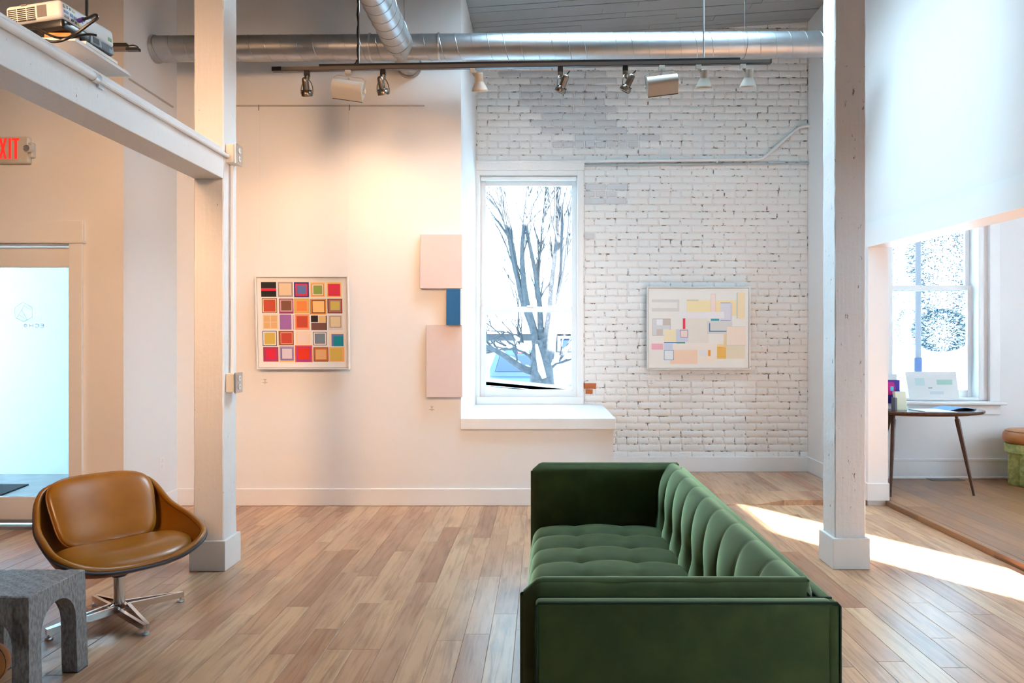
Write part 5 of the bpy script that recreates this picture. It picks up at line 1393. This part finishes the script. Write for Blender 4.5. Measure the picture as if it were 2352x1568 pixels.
# open magazine
mg = thing('open_magazine', 'open magazine with a blue page lying on the oval table', 'magazine', (3.62, 6.3, TZ))
def page(u, v, off=0):
    a = Vector((3.50, 6.20)); 
    x = lerp(0, .30, u); h_ = .035 * math.sin(PI * min(1, u * .9 + .1)) * (u ** .6) + .004 + off
    return (3.60 + x * .95 - .10 * v * .5, 6.17 + .22 * v + x * .25, TZ + h_)
MB().grid(lambda u, v: page(u, v), 12, 3).grid(lambda u, v: page(u, v, -.004), 12, 3).build('blue_page', flat('page_blue', (96, 136, 190)), mg, smooth=True)
MB().add([(3.36, 6.10, TZ + .001), (3.62, 6.06, TZ + .001), (3.58, 6.34, TZ + .001), (3.34, 6.36, TZ + .001), (3.36, 6.10, TZ + .006), (3.62, 6.06, TZ + .006), (3.58, 6.34, TZ + .008), (3.34, 6.36, TZ + .006)], [(3, 2, 1, 0), (4, 5, 6, 7), (0, 1, 5, 4), (1, 2, 6, 5), (2, 3, 7, 6), (3, 0, 4, 7)]).build('white_page', 'paper', mg)
MB().rbox(3.66, 3.93, 6.30, 6.42, TZ + .0005, TZ + .012, .003).build('page_block', flat('page_grey', (130, 132, 140)), mg)
def upright(name, label, cat, px0, py0, px1, py1, d, th, mat, lean=.0):
    a, b = P(px0, py1, d), P(px1, py0, d); z0 = TZ + .001
    t = thing(name, label, cat, ((a[0] + b[0]) / 2, d, z0))
    vs = [(x, d + y + lean * (z - z0), z) for y in (0, th) for z in (z0, b[2]) for x in (a[0], b[0])]
    MB().add(vs, [(0, 1, 3, 2), (4, 6, 7, 5), (0, 4, 5, 1), (2, 3, 7, 6), (0, 2, 6, 4), (1, 5, 7, 3)]).build('panel', mat, t)
    return t
t = upright('leaflet_box', 'white leaflet box behind the purple flyer on the oval table', 'box', 2020, 905, 2060, 928, 6.42, .10, 'paper')
t = upright('paper_stand', 'white sheet standing behind the purple flyer on the oval table', 'paper', 2010, 859, 2063, 928, 6.60, .006, 'paper', .08)
t = thing('flyer', 'purple and magenta flyer in the leaflet box on the oval table', 'flyer', P(2045, 903, 6.47))
a, b = P(2010, 906, 6.41), P(2066, 872, 6.41)
MB().box(a[0], b[0], 6.405, 6.412, a[2] - .08, b[2]).build('sheet', flat('fly_blue', (60, 40, 140)), t)
MB().prism([(a[0], a[2]), (a[0], b[2] - .005), (P(2052, 0, 6.41)[0], b[2] - .02), (P(2057, 0, 6.41)[0], b[2] - .08), (P(2050, 0, 6.41)[0], a[2])], 6.4035, 6.405, 'y').build('magenta_print', flat('fly_mag', (190, 20, 130)), t)
q = P(2049, 892, 6.4); MB().box(q[0] - .014, q[0] + .016, 6.402, 6.4035, q[2] - .02, q[2] + .02).build('cyan_print', flat('fly_cyan', (60, 180, 200)), t)
t = upright('card_holder', 'cream card leaning in a grey holder on the oval table', 'card holder', 2060, 900, 2084, 931, 6.30, .05, flat('card_cream', (232, 228, 200)), .2)
q = P(2078, 0, 6.3)
MB().box(q[0] - .092, q[0] - .073, 6.29, 6.36, TZ + .001, TZ + .11).build('holder_side', flat('holder_grey', (120, 122, 126)), t)
# print leaning in the window
sp_ = thing('leaning_print', 'pale print with soft green rectangles leaning on the side-room window sill', 'print', P(2140, 916, YR + .04))
a, b = P(2090, 917, YR + .03), P(2204, 854, YR + .03)
def lp(x, z, o_=0): return (lerp(a[0], b[0], x) - (.02 if z > .5 else 0) * (1 - x), YR + .03 + .06 * z - o_, WZ0 + .001 + (b[2] - WZ0) * z)
def lq(mb, x0, x1, z0, z1, o_): return mb.add([lp(x0, z0, o_), lp(x1, z0, o_), lp(x1, z1, o_), lp(x0, z1, o_), lp(x0, z0, o_ - .004), lp(x1, z0, o_ - .004), lp(x1, z1, o_ - .004), lp(x0, z1, o_ - .004)], [(0, 1, 2, 3), (7, 6, 5, 4), (0, 4, 5, 1), (1, 5, 6, 2), (2, 6, 7, 3), (3, 7, 4, 0)])
lq(MB(), 0, 1, 0, 1, 0).build('sheet', 'paper', sp_)
lq(MB(), .60, .90, .55, .72, .001).build('green_patch', flat('patch_green', (170, 205, 190)), sp_)
lq(MB(), .18, .36, .52, .78, .001).build('mint_patch', flat('patch_mint', (206, 228, 226)), sp_)
lq(MB(), .42, .70, .22, .32, .001).build('grey_patch', flat('patch_grey', (214, 222, 224)), sp_)
lq(MB(), .40, .48, .42, .46, .001).build('dark_patch', flat('patch_dark', (150, 150, 150)), sp_)
# stool with fluted green base
gs = thing('cushioned_stool', 'round stool with a tan leather cushion on a green fluted stone base', 'stool', (4.66, 6.62, RZ))
c0 = (4.66, 6.62, 0)
MB().lathe([(0, .435), (.20, .435), (.236, .45), (.246, .485), (.238, .525), (.215, .555), (.20, .563), (.1, .572), (0, .574)], c0, 40, cap=False).build('cushion', 'leather_tan', gs, smooth=True, angle=60)
MB().tube([(4.66 + .218 * math.cos(2 * PI * i / 48), 6.62 + .218 * math.sin(2 * PI * i / 48), .552) for i in range(48)], .004, 6, closed=True).build('piping', 'leather', gs, smooth=True)
MB().lathe([(0, .345), (.20, .345), (.222, .352), (.226, .37), (.226, .43), (.21, .437), (0, .437)], c0, 40, cap=False).build('stone_collar', 'green_stone', gs, smooth=True, angle=40)
for k in range(7):
    a_ = 2 * PI * k / 7 + .3
    MB().lathe([(0, RZ), (.068, RZ), (.072, RZ + .01), (.072, .347), (0, .347)], (4.66 + .135 * math.cos(a_), 6.62 + .135 * math.sin(a_), 0), 18, cap=False).build('fluted_foot', 'green_stone', gs, smooth=True, angle=40)
fv = thing('floor_register', 'dark metal floor register by the baseboard behind the oval table', 'floor vent', (4.0, 6.86, RZ))
a, b = ground(2140, 1104, RZ), ground(2216, 1104, RZ)
MB().box(a[0], b[0], a[1] - .01, a[1] + .11, RZ, RZ + .006).build('frame', 'vent_metal', fv)
for k in range(9): MB().box(lerp(a[0], b[0], .04 + .103 * k), lerp(a[0], b[0], .12 + .103 * k), a[1] + .01, a[1] + .09, RZ + .006, RZ + .007).build('slot', 'black', fv)
